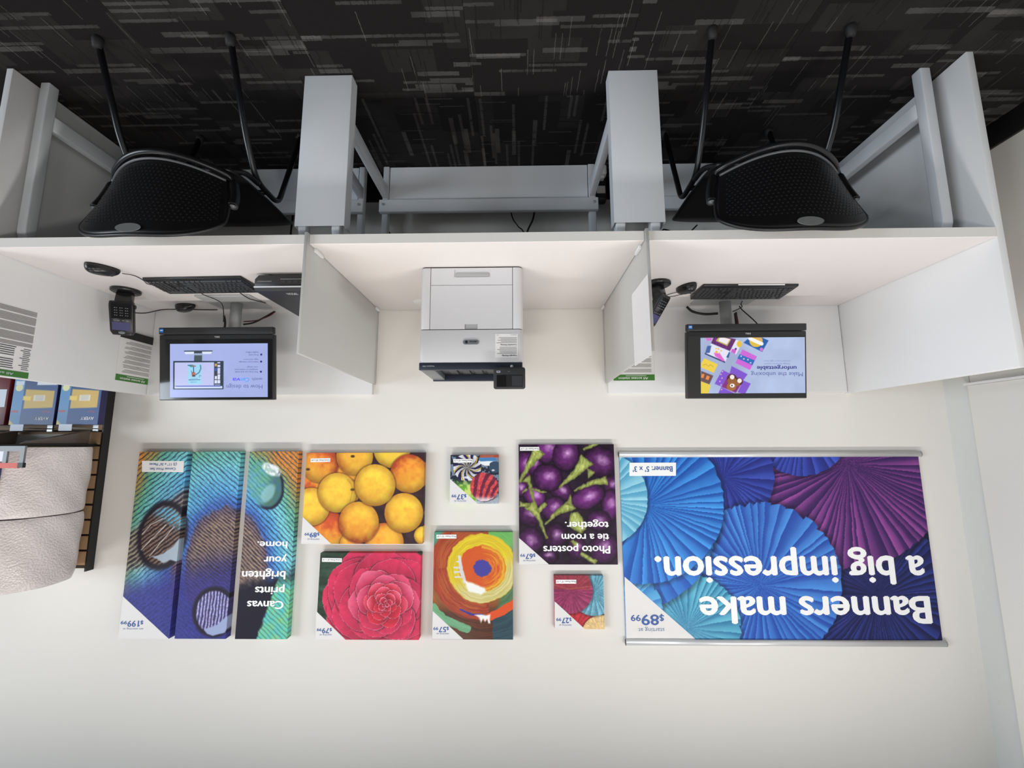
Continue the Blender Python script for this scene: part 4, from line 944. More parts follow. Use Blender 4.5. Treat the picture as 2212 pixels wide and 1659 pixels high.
def keyboard(label, loc, rz, w_=0.442, d_=0.150):
    r = thing('keyboard', label, 'keyboard', loc, rz, 'black keyboards on the counter')
    pts = [(-d_/2, 0.0), (d_/2, 0.0), (d_/2, 0.024), (d_/2-0.012, 0.024), (-d_/2+0.006, 0.012), (-d_/2, 0.008)]
    MB().prism(pts, 'x', -w_/2, w_/2).build('tray', 'black_plastic', r, bevel=0.002)
    k = MB()
    def key(x0, x1, row):
        y1 = d_/2-0.016-row*0.0190; y0 = y1-0.0165
        def zt(y): return 0.0125+(y+d_/2-0.006)/(d_-0.018)*0.012
        g = 0.0012
        k.add([(x0+g, y0, zt(y0)-0.001), (x1-g, y0, zt(y0)-0.001), (x1-g, y1, zt(y1)-0.001), (x0+g, y1, zt(y1)-0.001),
               (x0+g+0.0015, y0+0.0015, zt(y0)+0.0035), (x1-g-0.0015, y0+0.0015, zt(y0)+0.0035), (x1-g-0.0015, y1-0.002, zt(y1)+0.0035), (x0+g+0.0015, y1-0.002, zt(y1)+0.0035)],
              [(4, 5, 6, 7), (0, 1, 5, 4), (1, 2, 6, 5), (2, 3, 7, 6), (3, 0, 4, 7)])
    X0 = -w_/2+0.010; U = 0.0190
    for c in (0, 2, 3, 4, 5, 6.5, 7.5, 8.5, 9.5, 11, 12, 13, 14): key(X0+c*U, X0+(c+1)*U, 0)
    for row, off in ((1, 0), (2, .5), (3, .75), (4, 1.25)):
        first = [1, 1.5, 1.75, 2.25][row-1]; key(X0, X0+first*U, row); c = first
        while c < 13.1 and c+1 <= (13.01 if row < 3 else 12.8): key(X0+c*U, X0+(c+1)*U, row); c += 1
        key(X0+c*U, X0+15*U, row)
    for a, b in ((0, 1.25), (1.25, 2.5), (2.5, 3.75), (3.75, 10), (10, 11.25), (11.25, 12.5), (12.5, 13.75), (13.75, 15)): key(X0+a*U, X0+b*U, 5)
    for row in (0, 1, 2): 
        for c in (15.3, 16.3, 17.3): key(X0+c*U, X0+(c+1)*U, row)
    key(X0+16.3*U, X0+17.3*U, 4)
    for c in (15.3, 16.3, 17.3): key(X0+c*U, X0+(c+1)*U, 5)
    for row in (1, 2, 3, 4, 5):
        for c in (18.6, 19.6, 20.6, 21.6): key(X0+c*U, X0+(c+1)*U, row)
    ks = k.build('keys', 'key_black', r); ks['kind'] = 'stuff'
    return r
keyboard('black keyboard on the scanner desk', (1.428, -0.425, ZD), 0.02)
kL = keyboard('black keyboard in front of the purple box display', (-1.075, -0.276, ZD), -0.02)
MB().box(-0.155, 0.060, -0.0772, -0.0752, 0.003, 0.0075).build('front_strip', 'white_ink', kL)

def mouse(label, loc, rz, wheel=True):
    r = thing('computer_mouse', label, 'mouse', loc, rz, 'black mice on the counter')
    def f(u, v):
        a = 2*math.pi*u; t = v*math.pi/2
        x = 0.0305*math.cos(a)*math.cos(t)**0.6*(1-0.10*math.sin(a)); y = 0.056*math.sin(a)*math.cos(t)**0.6; z = 0.004+0.033*math.sin(t)**0.9*(1-0.25*math.sin(a)*math.cos(t))
        return (x, y, z)
    MB().grid(f, 32, 12).build('shell', 'black_plastic', r)
    MB().prism([(0.029*math.cos(k*math.pi/12), 0.054*math.sin(k*math.pi/12)) for k in range(24)], 'z', 0.0, 0.0045).build('sole', 'rubber', r)
    if wheel: MB().lathe([(0, -0.003), (0.0085, -0.003), (0.0095, 0), (0.0085, 0.003), (0, 0.003)], n=16).build('scroll_wheel', 'rim_grey', r, loc=(0, 0.028, 0.026), rot=(0, math.pi/2, 0))
    return r
mouse('black mouse near the front edge of the scanner desk', (1.712, -0.612, ZD), 0.62)
mouse('black mouse pushed back against the panel by the card reader', (1.752, -0.120, ZD), 1.75, False)
mouse('black mouse beside the keyboard under the purple box display', (-0.785, -0.330, ZD), -0.45)
cable('mouse_cable', 'thin black mouse cord curling from the front mouse to the keyboard', [(1.672, -0.566, ZD+0.012), (1.664, -0.520, ZD+0.003), (1.672, -0.465, ZD+0.003), (1.690, -0.425, ZD+0.003), (1.672, -0.410, ZD+0.003), (1.655, -0.42, ZD+0.003)], 0.0016)
cable('keyboard_cable', 'black lead with a tag running from the keyboard up to the silver stand', [(1.53, -0.335, ZD+0.004), (1.515, -0.30, ZD+0.014), (1.498, -0.25, ZD+0.018), (1.486, -0.222, ZD+0.03), (1.480, -0.212, ZD+0.07), (1.480, -0.206, ZD+0.12)], 0.0022)
cable('loose_cable', 'short black cord lying over the silver stand base beside the keyboard', [(1.335, -0.340, ZD+0.006), (1.33, -0.262, ZD+0.016), (1.322, -0.22, ZD+0.0135), (1.308, -0.15, ZD+0.004)], 0.0022)
cable('mouse_cable', 'thin mouse cord looping behind the divider card reader', [(-0.763, -0.272, ZD+0.010), (-0.750, -0.235, ZD+0.003), (-0.728, -0.20, ZD+0.003), (-0.722, -0.16, ZD+0.003), (-0.70, -0.13, ZD+0.003)], 0.0016)
cable('keyboard_cable', 'thin cord from the keyboard to the divider card reader', [(-0.852, -0.250, ZD+0.010), (-0.82, -0.235, ZD+0.003), (-0.78, -0.20, ZD+0.003), (-0.742, -0.185, ZD+0.003)], 0.0016)
cable('usb_cable', 'black lead hooked from the keyboard up to the silver stand by the boxes picture', [(-1.118, -0.186, ZD+0.028), (-1.122, -0.165, ZD+0.036), (-1.118, -0.18, ZD+0.055), (-1.085, -0.205, ZD+0.075), (-1.056, -0.208, ZD+0.088)], 0.0024)

def pin_pad(label, loc, rz, tilt=0.35):
    r = thing('card_reader', label, 'card reader', loc, rz, 'black card readers on round stands')
    MB().lathe([(0.0, 0.0), (0.056, 0.0), (0.058, 0.004), (0.057, 0.012), (0.050, 0.016), (0.0, 0.016)], n=36).build('stand_foot', 'black_plastic', r)
    MB().prism([(-0.018, 0.0162), (0.020, 0.0162), (0.016, 0.085), (-0.030, 0.085)], 'x', -0.030, 0.030).build('stand_neck', 'black_plastic', r, bevel=0.004)
    MB().tube([(-0.048, -0.012, 0.084), (0.048, -0.012, 0.084)], 0.010, 12).build('hinge', 'black_plastic', r)
    b = MB().prism([(-0.043, 0.0), (0.043, 0.0), (0.046, 0.02), (0.044, 0.14), (0.034, 0.158), (-0.034, 0.158), (-0.044, 0.14), (-0.046, 0.02)], 'y', 0.0, 0.028).build('terminal', 'black_plastic', r, loc=(0, -0.040, 0.070), rot=(-tilt, 0, 0), bevel=0.004)
    MB().box(-0.036, 0.036, -0.0012, -0.0002, 0.012, 0.080).build('keypad', 'black_gloss', b)
    MB().box(-0.034, 0.034, -0.0016, -0.0003, 0.096, 0.134).build('display', 'lcd_blue', b)
    k = MB()
    for row in range(4):
        for c in range(3):
            x = -0.022+c*0.020; z = 0.030+row*0.0115
            k.box(x-0.005, x-0.0005, -0.0026, -0.0013, z-0.0008, z+0.0008)
            k.box(x+0.003, x+0.0055, -0.0026, -0.0013, z-0.0014, z+0.0014)
    for c in range(4): k.box(-0.027+c*0.016, -0.019+c*0.016, -0.0022, -0.0003, 0.0875, 0.0893)
    kk = k.build('keys', 'key_print', b); kk['kind'] = 'stuff'
    MB().lathe([(0, 0.0012), (0.009, 0.0012), (0.010, 0)], n=20, sx=1.3, sy=0.7).build('card_symbol', 'fixture_grey', b, loc=(0, 0.0, 0.145), rot=(math.pi/2, 0, 0))
    return r
pin_pad('black card reader on a round stand beside the sheet holder', (1.862, -0.345, ZD), -0.42, 0.35)
pin_pad('black card reader partly hidden by the frosted divider', (-0.640, -0.372, ZD), -0.80, 0.62)
cable('reader_cable', 'black lead from the card reader across to the back mouse', [(1.803, -0.352, ZD+0.115), (1.795, -0.30, ZD+0.10), (1.822, -0.18, ZD+0.045), (1.835, -0.075, ZD+0.010), (1.77, -0.052, ZD+0.004), (1.70, -0.042, ZD+0.003), (1.64, -0.040, ZD+0.003)], 0.0026)
cable('reader_cable', 'black lead dropping behind the divider card reader', [(-0.668, -0.33, ZD+0.05), (-0.72, -0.24, ZD+0.025), (-0.735, -0.13, ZD+0.004), (-0.745, -0.06, ZD+0.003), (-0.775, -0.04, ZD+0.003)], 0.0022)

# flatbed scanner
r = thing('flatbed_scanner', 'black flatbed scanner beside the frosted divider', 'scanner', (0.965, -0.31, ZD))
MB().prism([(-0.136, 0.012), (0.144, 0.012), (0.160, 0.030), (0.160, 0.062), (-0.152, 0.062), (-0.152, 0.030)], 'y', -0.226, 0.220).build('base', 'black_plastic', r, bevel=0.003)
for s in (-1, 1):
    for y in (-0.19, 0.19): MB().lathe([(0, 0), (0.012, 0), (0.012, 0.0118), (0, 0.0118)], n=12).build('foot', 'rubber', r, loc=(s*0.11, y, 0))
MB().box(-0.153, 0.161, -0.227, 0.220, 0.0622, 0.0672).build('trim_strip', 'glow_key', r)
MB().prism([(-0.224, 0.0674), (0.220, 0.0674), (0.220, 0.080), (-0.214, 0.080)], 'x', -0.154, 0.162).build('lid', 'bezel_black', r, bevel=0.002)
q2 = MB().box(-0.070, 0.052, -0.2302, -0.2264, 0.036, 0.057).build('button_panel', 'black_gloss', r)
for k in range(4): MB().box(-0.058+k*0.027, -0.040+k*0.027, -0.2314, -0.2303, 0.040, 0.051).build('button', 'bezel_black', q2)
MB().box(-0.066, 0.048, -0.2285, -0.2264, 0.0315, 0.0325).build('accent_line', 'glow_key', r)
MB().box(0.085, 0.145, -0.2285, -0.2264, 0.040, 0.0425).build('model_print', 'grey_ink', r)
MB().box(-0.080, -0.076, -0.2295, -0.2264, 0.046, 0.050).build('power_light', 'led_green', r)
tp = Surf(r, (-0.154, -0.214, 0.0803), (1, 0, 0), (0, 1, 0), 0.316, 0.43)
tp.text('EPSON', 0.150, 0.194, 0.020, 0.042, 'glow_key', 0.02, px=False)

# desktop laser printer
r = thing('laser_printer', 'white office laser printer with a dark top tray on the middle desk', 'printer', (0.193, -0.575, ZD))
W2 = 0.211; TP = 0.405
def rr(x0, x1, y0, y1, rad, n=6):
    out = []
    for cx, cy, a in ((x1-rad, y0+rad, -90), (x1-rad, y1-rad, 0), (x0+rad, y1-rad, 90), (x0+rad, y0+rad, 180)):
        for k in range(n+1): t = math.radians(a+90*k/n); out.append((cx+rad*math.cos(t), cy+rad*math.sin(t)))
    return out
bd = MB().prism(rr(-W2+0.002, W2-0.002, 0.0045, 0.42, 0.02), 'z', 0.001, 0.268, True).build('lower_body', 'seam_dark', r)
for s in (-1, 1):
    a, b = (0.1702, W2)
    pts = [(s*a, 0.0), (s*(b-0.018), 0.0), (s*(b-0.007), 0.004), (s*b, 0.018), (s*b, 0.42), (s*a, 0.42)]
    if s > 0: pts = pts[::-1]
    MB().prism(pts, 'z', 0.005, 0.2665).build('side_cheek', 'printer_white', r, bevel=0.0015)
# paper drawer with a pocket handle
d = MB(); hx0, hx1, hz0, hz1 = -0.078, 0.072, 0.014, 0.046
d.box(-0.168, 0.168, 0.0, 0.004, 0.006, hz0).box(-0.168, 0.168, 0.0, 0.004, hz1, 0.0795).box(-0.168, hx0, 0.0, 0.004, hz0, hz1).box(hx1, 0.168, 0.0, 0.004, hz0, hz1)
dr = d.build('paper_drawer', 'printer_white', r)
MB().box(hx0+0.0002, hx1-0.0002, 0.0030, 0.0042, hz0+0.0002, hz1-0.0002).build('handle_pocket', 'printer_white', dr)
MB().prism(rr(hx0+0.004, hx1-0.004, hz0+0.011, hz1-0.001, 0.009), 'y', 0.0012, 0.0028).build('handle_grip', 'printer_inner', dr, bevel=0.0006)
dp = MB().prism([(-0.168, 0.0815), (0.168, 0.0815), (0.168, 0.2665), (0.026, 0.2665), (0.026, 0.246), (-0.026, 0.246), (-0.026, 0.2665), (-0.168, 0.2665)], 'y', 0.0, 0.0042).build('front_door', 'printer_white', r)
MB().box(-0.0255, 0.0255, 0.0030, 0.0042, 0.2465, 0.266).build('door_grip', 'printer_inner', dp)
ub = MB().prism(rr(-W2, W2, -0.0005, 0.42, 0.018), 'z', 0.2695, TP, True).build('upper_body', 'printer_white', r, bevel=0.0015)
sf = Surf(r, (-W2, -0.001, 0.0), (1, 0, 0), (0, 0, 1), 2*W2, 0.44)
bdg = MB().prism([(0.0225*s+0.0095*math.cos(math.radians(a)), 0.322+0.0095*math.sin(math.radians(a))) for s, aa in ((1, range(-90, 91, 15)), (-1, range(90, 271, 15))) for a in aa], 'y', -0.004, -0.0006).build('badge', 'fixture_grey', r)
b2 = Surf(bdg, (-W2, -0.0042, 0.0), (1, 0, 0), (0, 0, 1), 2*W2, 0.44)
b2.text('xerox', W2-0.024, W2+0.006, 0.3185, 0.3255, 'key_gap', 0.02, px=False)
MB().lathe([(0, 0.001), (0.005, 0.0008), (0.006, 0)], n=16).build('badge_ball', 'key_gap', bdg, loc=(0.018, -0.0041, 0.322), rot=(math.pi/2, 0, 0))
lb = sf.poly([(W2-0.190, 0.288), (W2-0.098, 0.288), (W2-0.098, 0.386), (W2-0.190, 0.386)], 'notice_sheet', 'paper', px=False)
ls = Surf(lb, sf.at(W2-0.190, 0.288, 0.0008), (1, 0, 0), (0, 0, 1), 0.092, 0.098)
ls.text('Copyright Warning', 0.004, 0.064, 0.088, 0.0935, 'dark_ink', 0.02, px=False, d=0.0006); ls.text('Counterfeit Warning', 0.004, 0.070, 0.044, 0.0495, 'dark_ink', 0.02, px=False, d=0.0006)
bars = [(0.004, 0.081-0.0052*k, 0.084-0.012*abs(math.sin(k*2.1)), 0.0826-0.0052*k) for k in range(6)]+[(0.004, 0.037-0.0052*k, 0.086-0.018*abs(math.sin(k*1.7)), 0.0386-0.0052*k) for k in range(5)]+[(0.004, 0.005, 0.03, 0.0062), (0.078, 0.005, 0.086, 0.0062)]
ls.rects(bars, 'printed_lines', 'grey_ink', px=False)
# navy top: front band, side rails around the open output tray
MB().box(-W2+0.003, W2-0.003, -0.002, 0.012, TP+0.0005, TP+0.030).build('front_band', 'printer_navy', r, bevel=0.002)
fb = Surf(r, (-W2, -0.0021, TP), (1, 0, 0), (0, 0, 1), 2*W2, 0.03)
fb.text('VersaLink C405', 2*W2-0.066, 2*W2-0.018, 0.0125, 0.0175, 'glow_key', 0.0, px=False)
MB().lathe([(0, 0.001), (0.006, 0.001), (0.006, 0)], n=18).build('touch_mark', 'glow_key', r, loc=(-0.165, -0.0021, TP+0.017), rot=(math.pi/2, 0, 0))
TB = 0.292
MB().box(W2-0.060, W2-0.003, 0.0125, TB-0.012, TP+0.0005, TP+0.029).build('side_rail', 'fixture_grey', r, bevel=0.003)
MB().box(-W2+0.003, -W2+0.050, 0.0125, TB-0.012, TP+0.0005, TP+0.029).build('side_rail', 'printer_navy', r, bevel=0.003)
MB().box(-W2+0.003, W2-0.003, TB-0.0118, TB+0.004, TP+0.0005, TP+0.034).build('rear_rail', 'printer_navy', r, bevel=0.002)
MB().box(-W2+0.0502, W2-0.0602, 0.0125, TB-0.0122, TP+0.0005, TP+0.006).build('output_tray', 'tray_dark', r)
MB().box(-0.10, 0.145, 0.0125, 0.0175, TP+0.0062, TP+0.0285).build('tray_lip', 'fixture_grey', r, bevel=0.002)
for k in range(4): MB().box(-0.09+k*0.055, -0.055+k*0.055, 0.10, 0.22, TP+0.0062, TP+0.012).build('tray_rib', 'tray_dark', r, bevel=0.002)
cp = MB().prism(rr(-0.0625, 0.0625, 0.0, 0.086, 0.009), 'y', 0.0, 0.018).build('control_panel', 'bezel_black', r, loc=(-0.156, -0.030, TP+0.026), rot=(-0.12, 0, 0), bevel=0.002)
MB().box(-0.052, 0.0125, -0.0012, -0.0002, 0.030, 0.077).build('display', 'tray_dark', cp)
MB().box(-0.050, -0.010, -0.0016, -0.0012, 0.034, 0.074).build('display_tile', 'lcd_dark', cp)
MB().box(0.0128, 0.050, -0.0012, -0.0002, 0.030, 0.077).build('display_side', 'black_gloss', cp)
MB().box(0.036, 0.050, -0.0012, -0.0002, 0.0135, 0.0205).build('indicator', 'glow_key', cp)
MB().box(0.0375, 0.0485, -0.0015, -0.0012, 0.0150, 0.0185).build('indicator_mark', 'navy_label', cp)
MB().box(-0.002, 0.007, -0.0012, -0.0002, 0.0155, 0.0170).build('home_mark', 'fixture_grey', cp)
MB().box(-0.045, 0.045, 0.016, 0.026, TP+0.0302, TP+0.040).build('panel_hinge', 'printer_navy', r, loc=(-0.156, -0.022, 0), bevel=0.002)

# ------------------------------------------------------------------ sheets of paper
def para(w_, z0, z1, n, x0, x1, seed):
    out = []; random.seed(seed); dz = (z1-z0)/n; k = 0
    for i in range(n):
        z = z1-(i+0.8)*dz
        if i % 4 == 3: continue
        out.append((x0, z, x1-random.random()*0.25*(x1-x0)*(1 if i % 4 == 2 else 0.25), z+dz*0.42))
    return out
def info_sheet(name, label, O, R, w_, h, seed):
    r = thing(name, label, 'sign', O, group='printed information sheets')
    s = Surf(r, (0, 0, 0), R, (0, 0, 1), w_, h)
    s.poly([(0, 0), (w_, 0), (w_, h), (0, h)], 'sheet', 'paper', d=0.0012, px=False, thick=0.0008)
    s.poly([(0, h-0.032), (w_, h-0.032), (w_, h), (0, h)], 'header_band', 'green_ink', d=0.0016, px=False, thick=0.0003)
    s.text('All access station', w_*0.16, w_*0.88, h-0.017, h-0.006, 'white_ink', 0.01, d=0.0020, px=False)
    s.rects([(w_*0.2, h-0.0265, w_*0.7, h-0.024)], 'header_print', 'paper', d=0.0019, px=False)
    s.rects(para(w_, 0.045, h-0.042, 28, w_*0.07, w_*0.86, seed), 'printed_lines', 'grey_ink', d=0.0015, px=False)
    return r, s
rs, s_ = info_sheet('information_sheet', 'printed sheet with green header above the card reader holder', (1.9950, -0.008, 0.905), (0, -1, 0), 0.200, 0.258, 3)
s_.poly([(0, 0), (0.200, 0), (0.200, 0.040), (0, 0.040)], 'black_foot', 'black_plastic', d=0.006, px=False, thick=0.0055)
# the nearer sheet is a clear sticker: print and header straight on the panel
r = thing('information_decal', 'large printed decal with green header on the end panel near its front', 'sign', (1.9950, -0.578, 0.935), group='printed information sheets')
s = Surf(r, (0, 0, 0), (0, -1, 0), (0, 0, 1), 0.216, 0.279)
s.poly([(0, 0.255), (0.216, 0.255), (0.216, 0.279), (0, 0.279)], 'header_band', 'green_ink', d=0.0008, px=False, thick=0.0006)
s.text('All access station', 0.052, 0.20, 0.263, 0.272, 'tag_white', 0.01, px=False)
s.rects([(0.004+0.004*(k % 3 == 1), 0.244-0.0075*k, 0.030+0.010*(k % 4 == 2), 0.2465-0.0075*k) for k in range(12)], 'index_lines', 'dark_ink', px=False)
s.rects([(0.060-0.004*(k % 5 == 0), 0.243-0.0085*k, 0.150-0.05*(k % 6 == 5), 0.2462-0.0085*k) for k in range(12) if k % 6 != 5], 'text_lines', 'dark_ink', px=False)
s.rects([(0.002, z, 0.20-0.03*(k % 3), z+0.0034) for k, z in enumerate(np.arange(0.004, 0.150, 0.0052)) if k % 7 != 4], 'body_lines', 'decal_ink', px=False)
info_sheet('information_sheet', 'printed sheet with green header on the back panel behind the divider', (-0.716, -0.0228, 0.875), (1, 0, 0), 0.216, 0.279, 9)
o = MB().box(-0.4562, -0.4555, -0.817, -0.601, 0.890, 1.181).build('blank_sheet', 'paper'); tag(o, 'blank white sheet hanging on the frosted divider', 'paper')

# ------------------------------------------------------------------ prints on the wall
def price(s, big, start, Xs, Xe, Ys0, Ys1, P, ink='blue_ink'):
    """P: (X of $, X end of $, X end of whole number, X end of cents, Y base, Y top)"""
    xd0, xd1, xb, xc, yb, yt = P
    s.text('$', xd0, xd1, yb+(yt-yb)*0.02, yb+(yt-yb)*0.62, ink, 0.022)
    s.text(big, xd1-2, xb, yb, yt, ink, 0.022); s.text('99', xb-3, xc, yb+(yt-yb)*0.02, yb+(yt-yb)*0.60, ink, 0.022)
    s.text(start, Xs, Xe, Ys0, Ys1, 'greyblue_ink', 0.0)
def art(name, label, cat, x0, x1, z0, z1, depth, quad, fn, step, m='print_canvas', group=None):
    r = thing(name, label, cat, ((x0+x1)/2, 0.0, z0), group=group)
    s = Surf(r, (x0-(x0+x1)/2, -depth, 0), (1, 0, 0), (0, 0, 1), x1-x0, z1-z0, quad)
    s.paint('printed_face', m, fn, step, depth=depth-0.0006)
    return r, s
HC = 1.479
# banner with snap rails
bx0, bx1, bz0, bz1 = -2.043, -0.519, HC+0.072, HC+0.953
qb = [(52, 135), (1932, 135), (2090, 1295), (97, 1283)]
r, s = art('vinyl_banner', 'large blue and purple paper fan banner in silver rails', 'banner', bx0, bx1, bz0, bz1, 0.010, qb, paint_banner, 0.0029, 'print_poster')
for za, nm in ((-0.026, 'lower_rail'), (bz1-bz0-0.003, 'upper_rail')):
    rl = MB().prism([(-0.026+0.011*math.cos(a), za+0.0145+0.0145*math.sin(a)) for a in [k*math.pi/8 for k in range(16)]], 'x', -0.770, 0.766, True).build(nm, 'aluminium', r, loc=(0, 0.012, 0))
    for sx in (-0.7715, 0.7662): MB().prism([(-0.026+0.0112*math.cos(a), za+0.0145+0.0147*math.sin(a)) for a in [k*math.pi/8 for k in range(16)]], 'x', sx, sx+0.0013).build('end_cap', 'end_cap', rl)
s.poly([(85, 888), (535, 1283), (97, 1283)], 'price_corner', 'paper')
s.poly([(115, 172), (408, 172), (408, 255), (115, 255)], 'size_label', 'white_ink')
s.text('Banner: 5\' x 3\'', 386, 135, 196, 228, 'blue_ink', 0.02)
s.text('Banners make', 2005, 553, 1018, 1182, 'white_ink', 0.030); s.text('a big impression.', 1964, 272, 765, 935, 'white_ink', 0.030)
price(s, '89', 'starting at', 337, 172, 1212, 1238, (333, 304, 190, 124, 1128, 1192))

# three feather canvases
cz0, cz1 = HC+0.039, HC+0.947; G3 = 'three piece peacock feather canvas set'
fq = [[(222, 128), (602, 128), (437, 1577), (27, 1577)], [(640, 130), (1028, 130), (905, 1580), (485, 1580)], [(1072, 132), (1480, 132), (1392, 1587), (958, 1587)]]
fx = [(1.726, 1.980), (1.445, 1.699), (1.142, 1.399)]
fl_ = ['peacock feather canvas with the price corner, nearest the shelves', 'middle peacock feather canvas with a water drop', 'peacock feather canvas lettered Canvas prints brighten your home']
for k in range(3):
    r, s = art('feather_canvas', fl_[k], 'canvas print', fx[k][0], fx[k][1], cz0, cz1, 0.038, fq[k], paint_feather, 0.0026, group=G3)
    if k == 0:
        s.poly([(72, 1245), (435, 1577), (27, 1577)], 'price_corner', 'paper')
        s.poly([(240, 196), (572, 199), (566, 284), (238, 281)], 'size_label', 'white_ink')
        s.text('Canvas Print Set:', 507, 300, 250, 268, 'blue_ink', 0.015); s.text('(3) 11" x 36" Pieces', 517, 300, 214, 233, 'blue_ink', 0.015)
        price(s, '199', 'set starting at', 232, 68, 1494, 1508, (234, 210, 108, 52, 1436, 1482))
    if k == 2:
        for t, Xl, Xr, Yb, Yt in (('Canvas', 1366, 1060, 1290, 1350), ('prints', 1372, 1125, 1180, 1240), ('brighten', 1380, 1015, 1058, 1120), ('your', 1390, 1195, 945, 1000), ('home.', 1394, 1140, 828, 880)):
            s.text(t, Xl, Xr, Yb, Yt, 'white_ink', 0.030)
P_ = 'canvas and poster prints on the wall'
# peaches
r, s = art('peach_canvas', 'yellow peaches canvas print above the feather text', 'canvas print', 0.488, 1.101, HC+0.047, HC+0.499, 0.038, [(80, 140), (1000, 135), (985, 845), (40, 850)], paint_peaches, 0.0026, group=P_)
r['label'] = 'canvas print of yellow and orange peaches'
s.poly([(52, 640), (275, 848), (40, 850)], 'price_corner', 'paper'); s.poly([(112, 183), (266, 180), (264, 209), (111, 212)], 'size_label', 'white_ink')
s.text('Canvas Prints: 18" x 24"', 260, 117, 191, 202, 'dark_ink', 0.0); price(s, '89', 'starting at', 183, 90, 808, 822, (184, 166, 108, 68, 762, 798))
# camellia
r, s = art('camellia_canvas', 'canvas print of a pink red camellia bloom', 'canvas print', 0.494, 1.0, HC+0.543, HC+0.948, 0.038, [(185, 925), (968, 912), (955, 1595), (155, 1595)], paint_camellia, 0.0026, group=P_)
s.poly([(157, 1375), (385, 1595), (155, 1595)], 'price_corner', 'paper'); s.poly([(198, 963), (351, 963), (350, 993), (197, 993)], 'size_label', 'white_ink')
s.text('Canvas Prints: 20" x 16"', 346, 202, 971, 983, 'dark_ink', 0.0); price(s, '79', 'starting at', 278, 185, 1552, 1566, (280, 262, 204, 164, 1506, 1544))
# marbles
r, s = art('marble_poster', 'small photo poster of swirled glass marbles', 'poster', 0.106, 0.354, HC+0.060, HC+0.304, 0.034, [(1205, 155), (1578, 155), (1575, 535), (1198, 535)], paint_marbles, 0.0024, 'print_poster', P_)
s.poly([(1201, 342), (1415, 535), (1198, 535)], 'price_corner', 'paper'); s.poly([(1226, 186), (1376, 186), (1375, 213), (1225, 213)], 'size_label', 'white_ink')
s.text('Photo Poster: 10" x 10"', 1372, 1229, 193, 204, 'dark_ink', 0.0); price(s, '37', 'starting at', 1325, 1232, 508, 522, (1327, 1309, 1252, 1212, 462, 500))
# rings
r, s = art('abstract_poster', 'abstract painted poster of yellow and orange rings round a blue dot', 'poster', 0.035, 0.431, HC+0.444, HC+0.948, 0.030, [(1078, 755), (1688, 757), (1686, 1590), (1052, 1590)], paint_rings, 0.0025, 'print_poster', P_)
s.poly([(1060, 1368), (1298, 1588), (1053, 1588)], 'price_corner', 'paper'); s.poly([(1095, 774), (1251, 774), (1250, 804), (1094, 804)], 'size_label', 'white_ink')
s.text('Photo Poster: 16" x 20"', 1247, 1099, 782, 794, 'dark_ink', 0.0); price(s, '57', 'starting at', 1185, 1088, 1540, 1554, (1186, 1168, 1106, 1064, 1492, 1532))
# aubergines
r, s = art('aubergine_poster', 'photo poster of purple aubergines lettered Photo posters tie a room together', 'poster', -0.489, 0.003, HC+0.007, HC+0.601, 0.022, [(638, 107), (1362, 107), (1397, 1028), (637, 1025)], paint_aubergines, 0.0026, 'print_poster', P_)
s.poly([(637, 820), (866, 1025), (637, 1025)], 'price_corner', 'paper'); s.poly([(648, 126), (795, 126), (795, 154), (648, 154)], 'size_label', 'white_ink')
s.text('Photo Poster: 20" x 24"', 791, 652, 134, 146, 'dark_ink', 0.0); price(s, '67', 'starting at', 762, 668, 990, 1004, (762, 744, 686, 646, 942, 980))
for t, Xl, Xr, Yb, Yt in (('Photo posters', 1336, 822, 883, 940), ('tie a room', 1328, 962, 790, 845), ('together.', 1326, 988, 698, 752)): s.text(t, Xl, Xr, Yb, Yt, 'white_ink', 0.028)
# parasols
r, s = art('parasol_poster', 'small photo poster of red, blue and cream paper parasols', 'poster', -0.413, -0.169, HC+0.653, HC+0.901, 0.024, [(905, 1110), (1282, 1110), (1297, 1518), (913, 1518)], paint_parasols, 0.0024, 'print_poster', P_)
s.poly([(911, 1306), (1145, 1518), (913, 1518)], 'price_corner', 'paper'); s.poly([(922, 1141), (1077, 1141), (1076, 1171), (921, 1171)], 'size_label', 'white_ink')
s.text('Photo Poster: 10" x 10"', 1073, 925, 1149, 1161, 'dark_ink', 0.0); price(s, '27', 'starting at', 1041, 946, 1482, 1496, (1042, 1024, 966, 924, 1432, 1472))

# ------------------------------------------------------------------ slatwall shelves at the end of the counter
r = thing('slatwall_panel', 'brown wooden slatwall panel with black end trim', 'slatwall', (2.187, -0.02, 0.6))
MB().box(0.004, 1.6, -0.006, 0.019, 0.0, 1.50).build('backing', 'slat_groove', r)
MB().box(-0.004, 0.0038, -0.022, 0.0195, 0.0, 1.512).build('edge_trim', 'fixture_black', r)
sl = None
for k in range(20):
    z1 = 1.253+0.0753*k-0.0753*9-0.6
    if z1+0.0753 > 1.512 or z1 < 0: 
        if z1 < 1.512 and z1 > 1.40: pass
        else: continue
    h = min(0.0753, 1.508-z1)-0.010
    if sl is None or abs(h-0.0653) > 1e-4:
        o = MB().box(0.0042, 1.6, -0.020, -0.0062, 0.0, h).build('slat', 'wood_slat', r, loc=(0, 0, z1+0.010), bevel=0.0015)
        if sl is None: sl = o
    else:
        o = sl.copy(); C.objects.link(o); o.parent = r; o.location = (0, 0, z1+0.010)
r = thing('display_shelf', 'black steel shelf carrying the bubble wrap rolls', 'shelf', (2.6, -0.25, 1.476))
MB().box(-0.395, 0.9, -0.215, 0.2085, 0.0, 0.012).build('shelf_plate', 'fixture_black', r, bevel=0.002)
for x in (-0.365, 0.02):
    MB().prism([(0.19, -0.0005), (-0.10, -0.0005), (-0.08, -0.012), (0.195, -0.070)], 'x', x, x+0.030).build('bracket', 'clear_bracket', r, bevel=0.003)
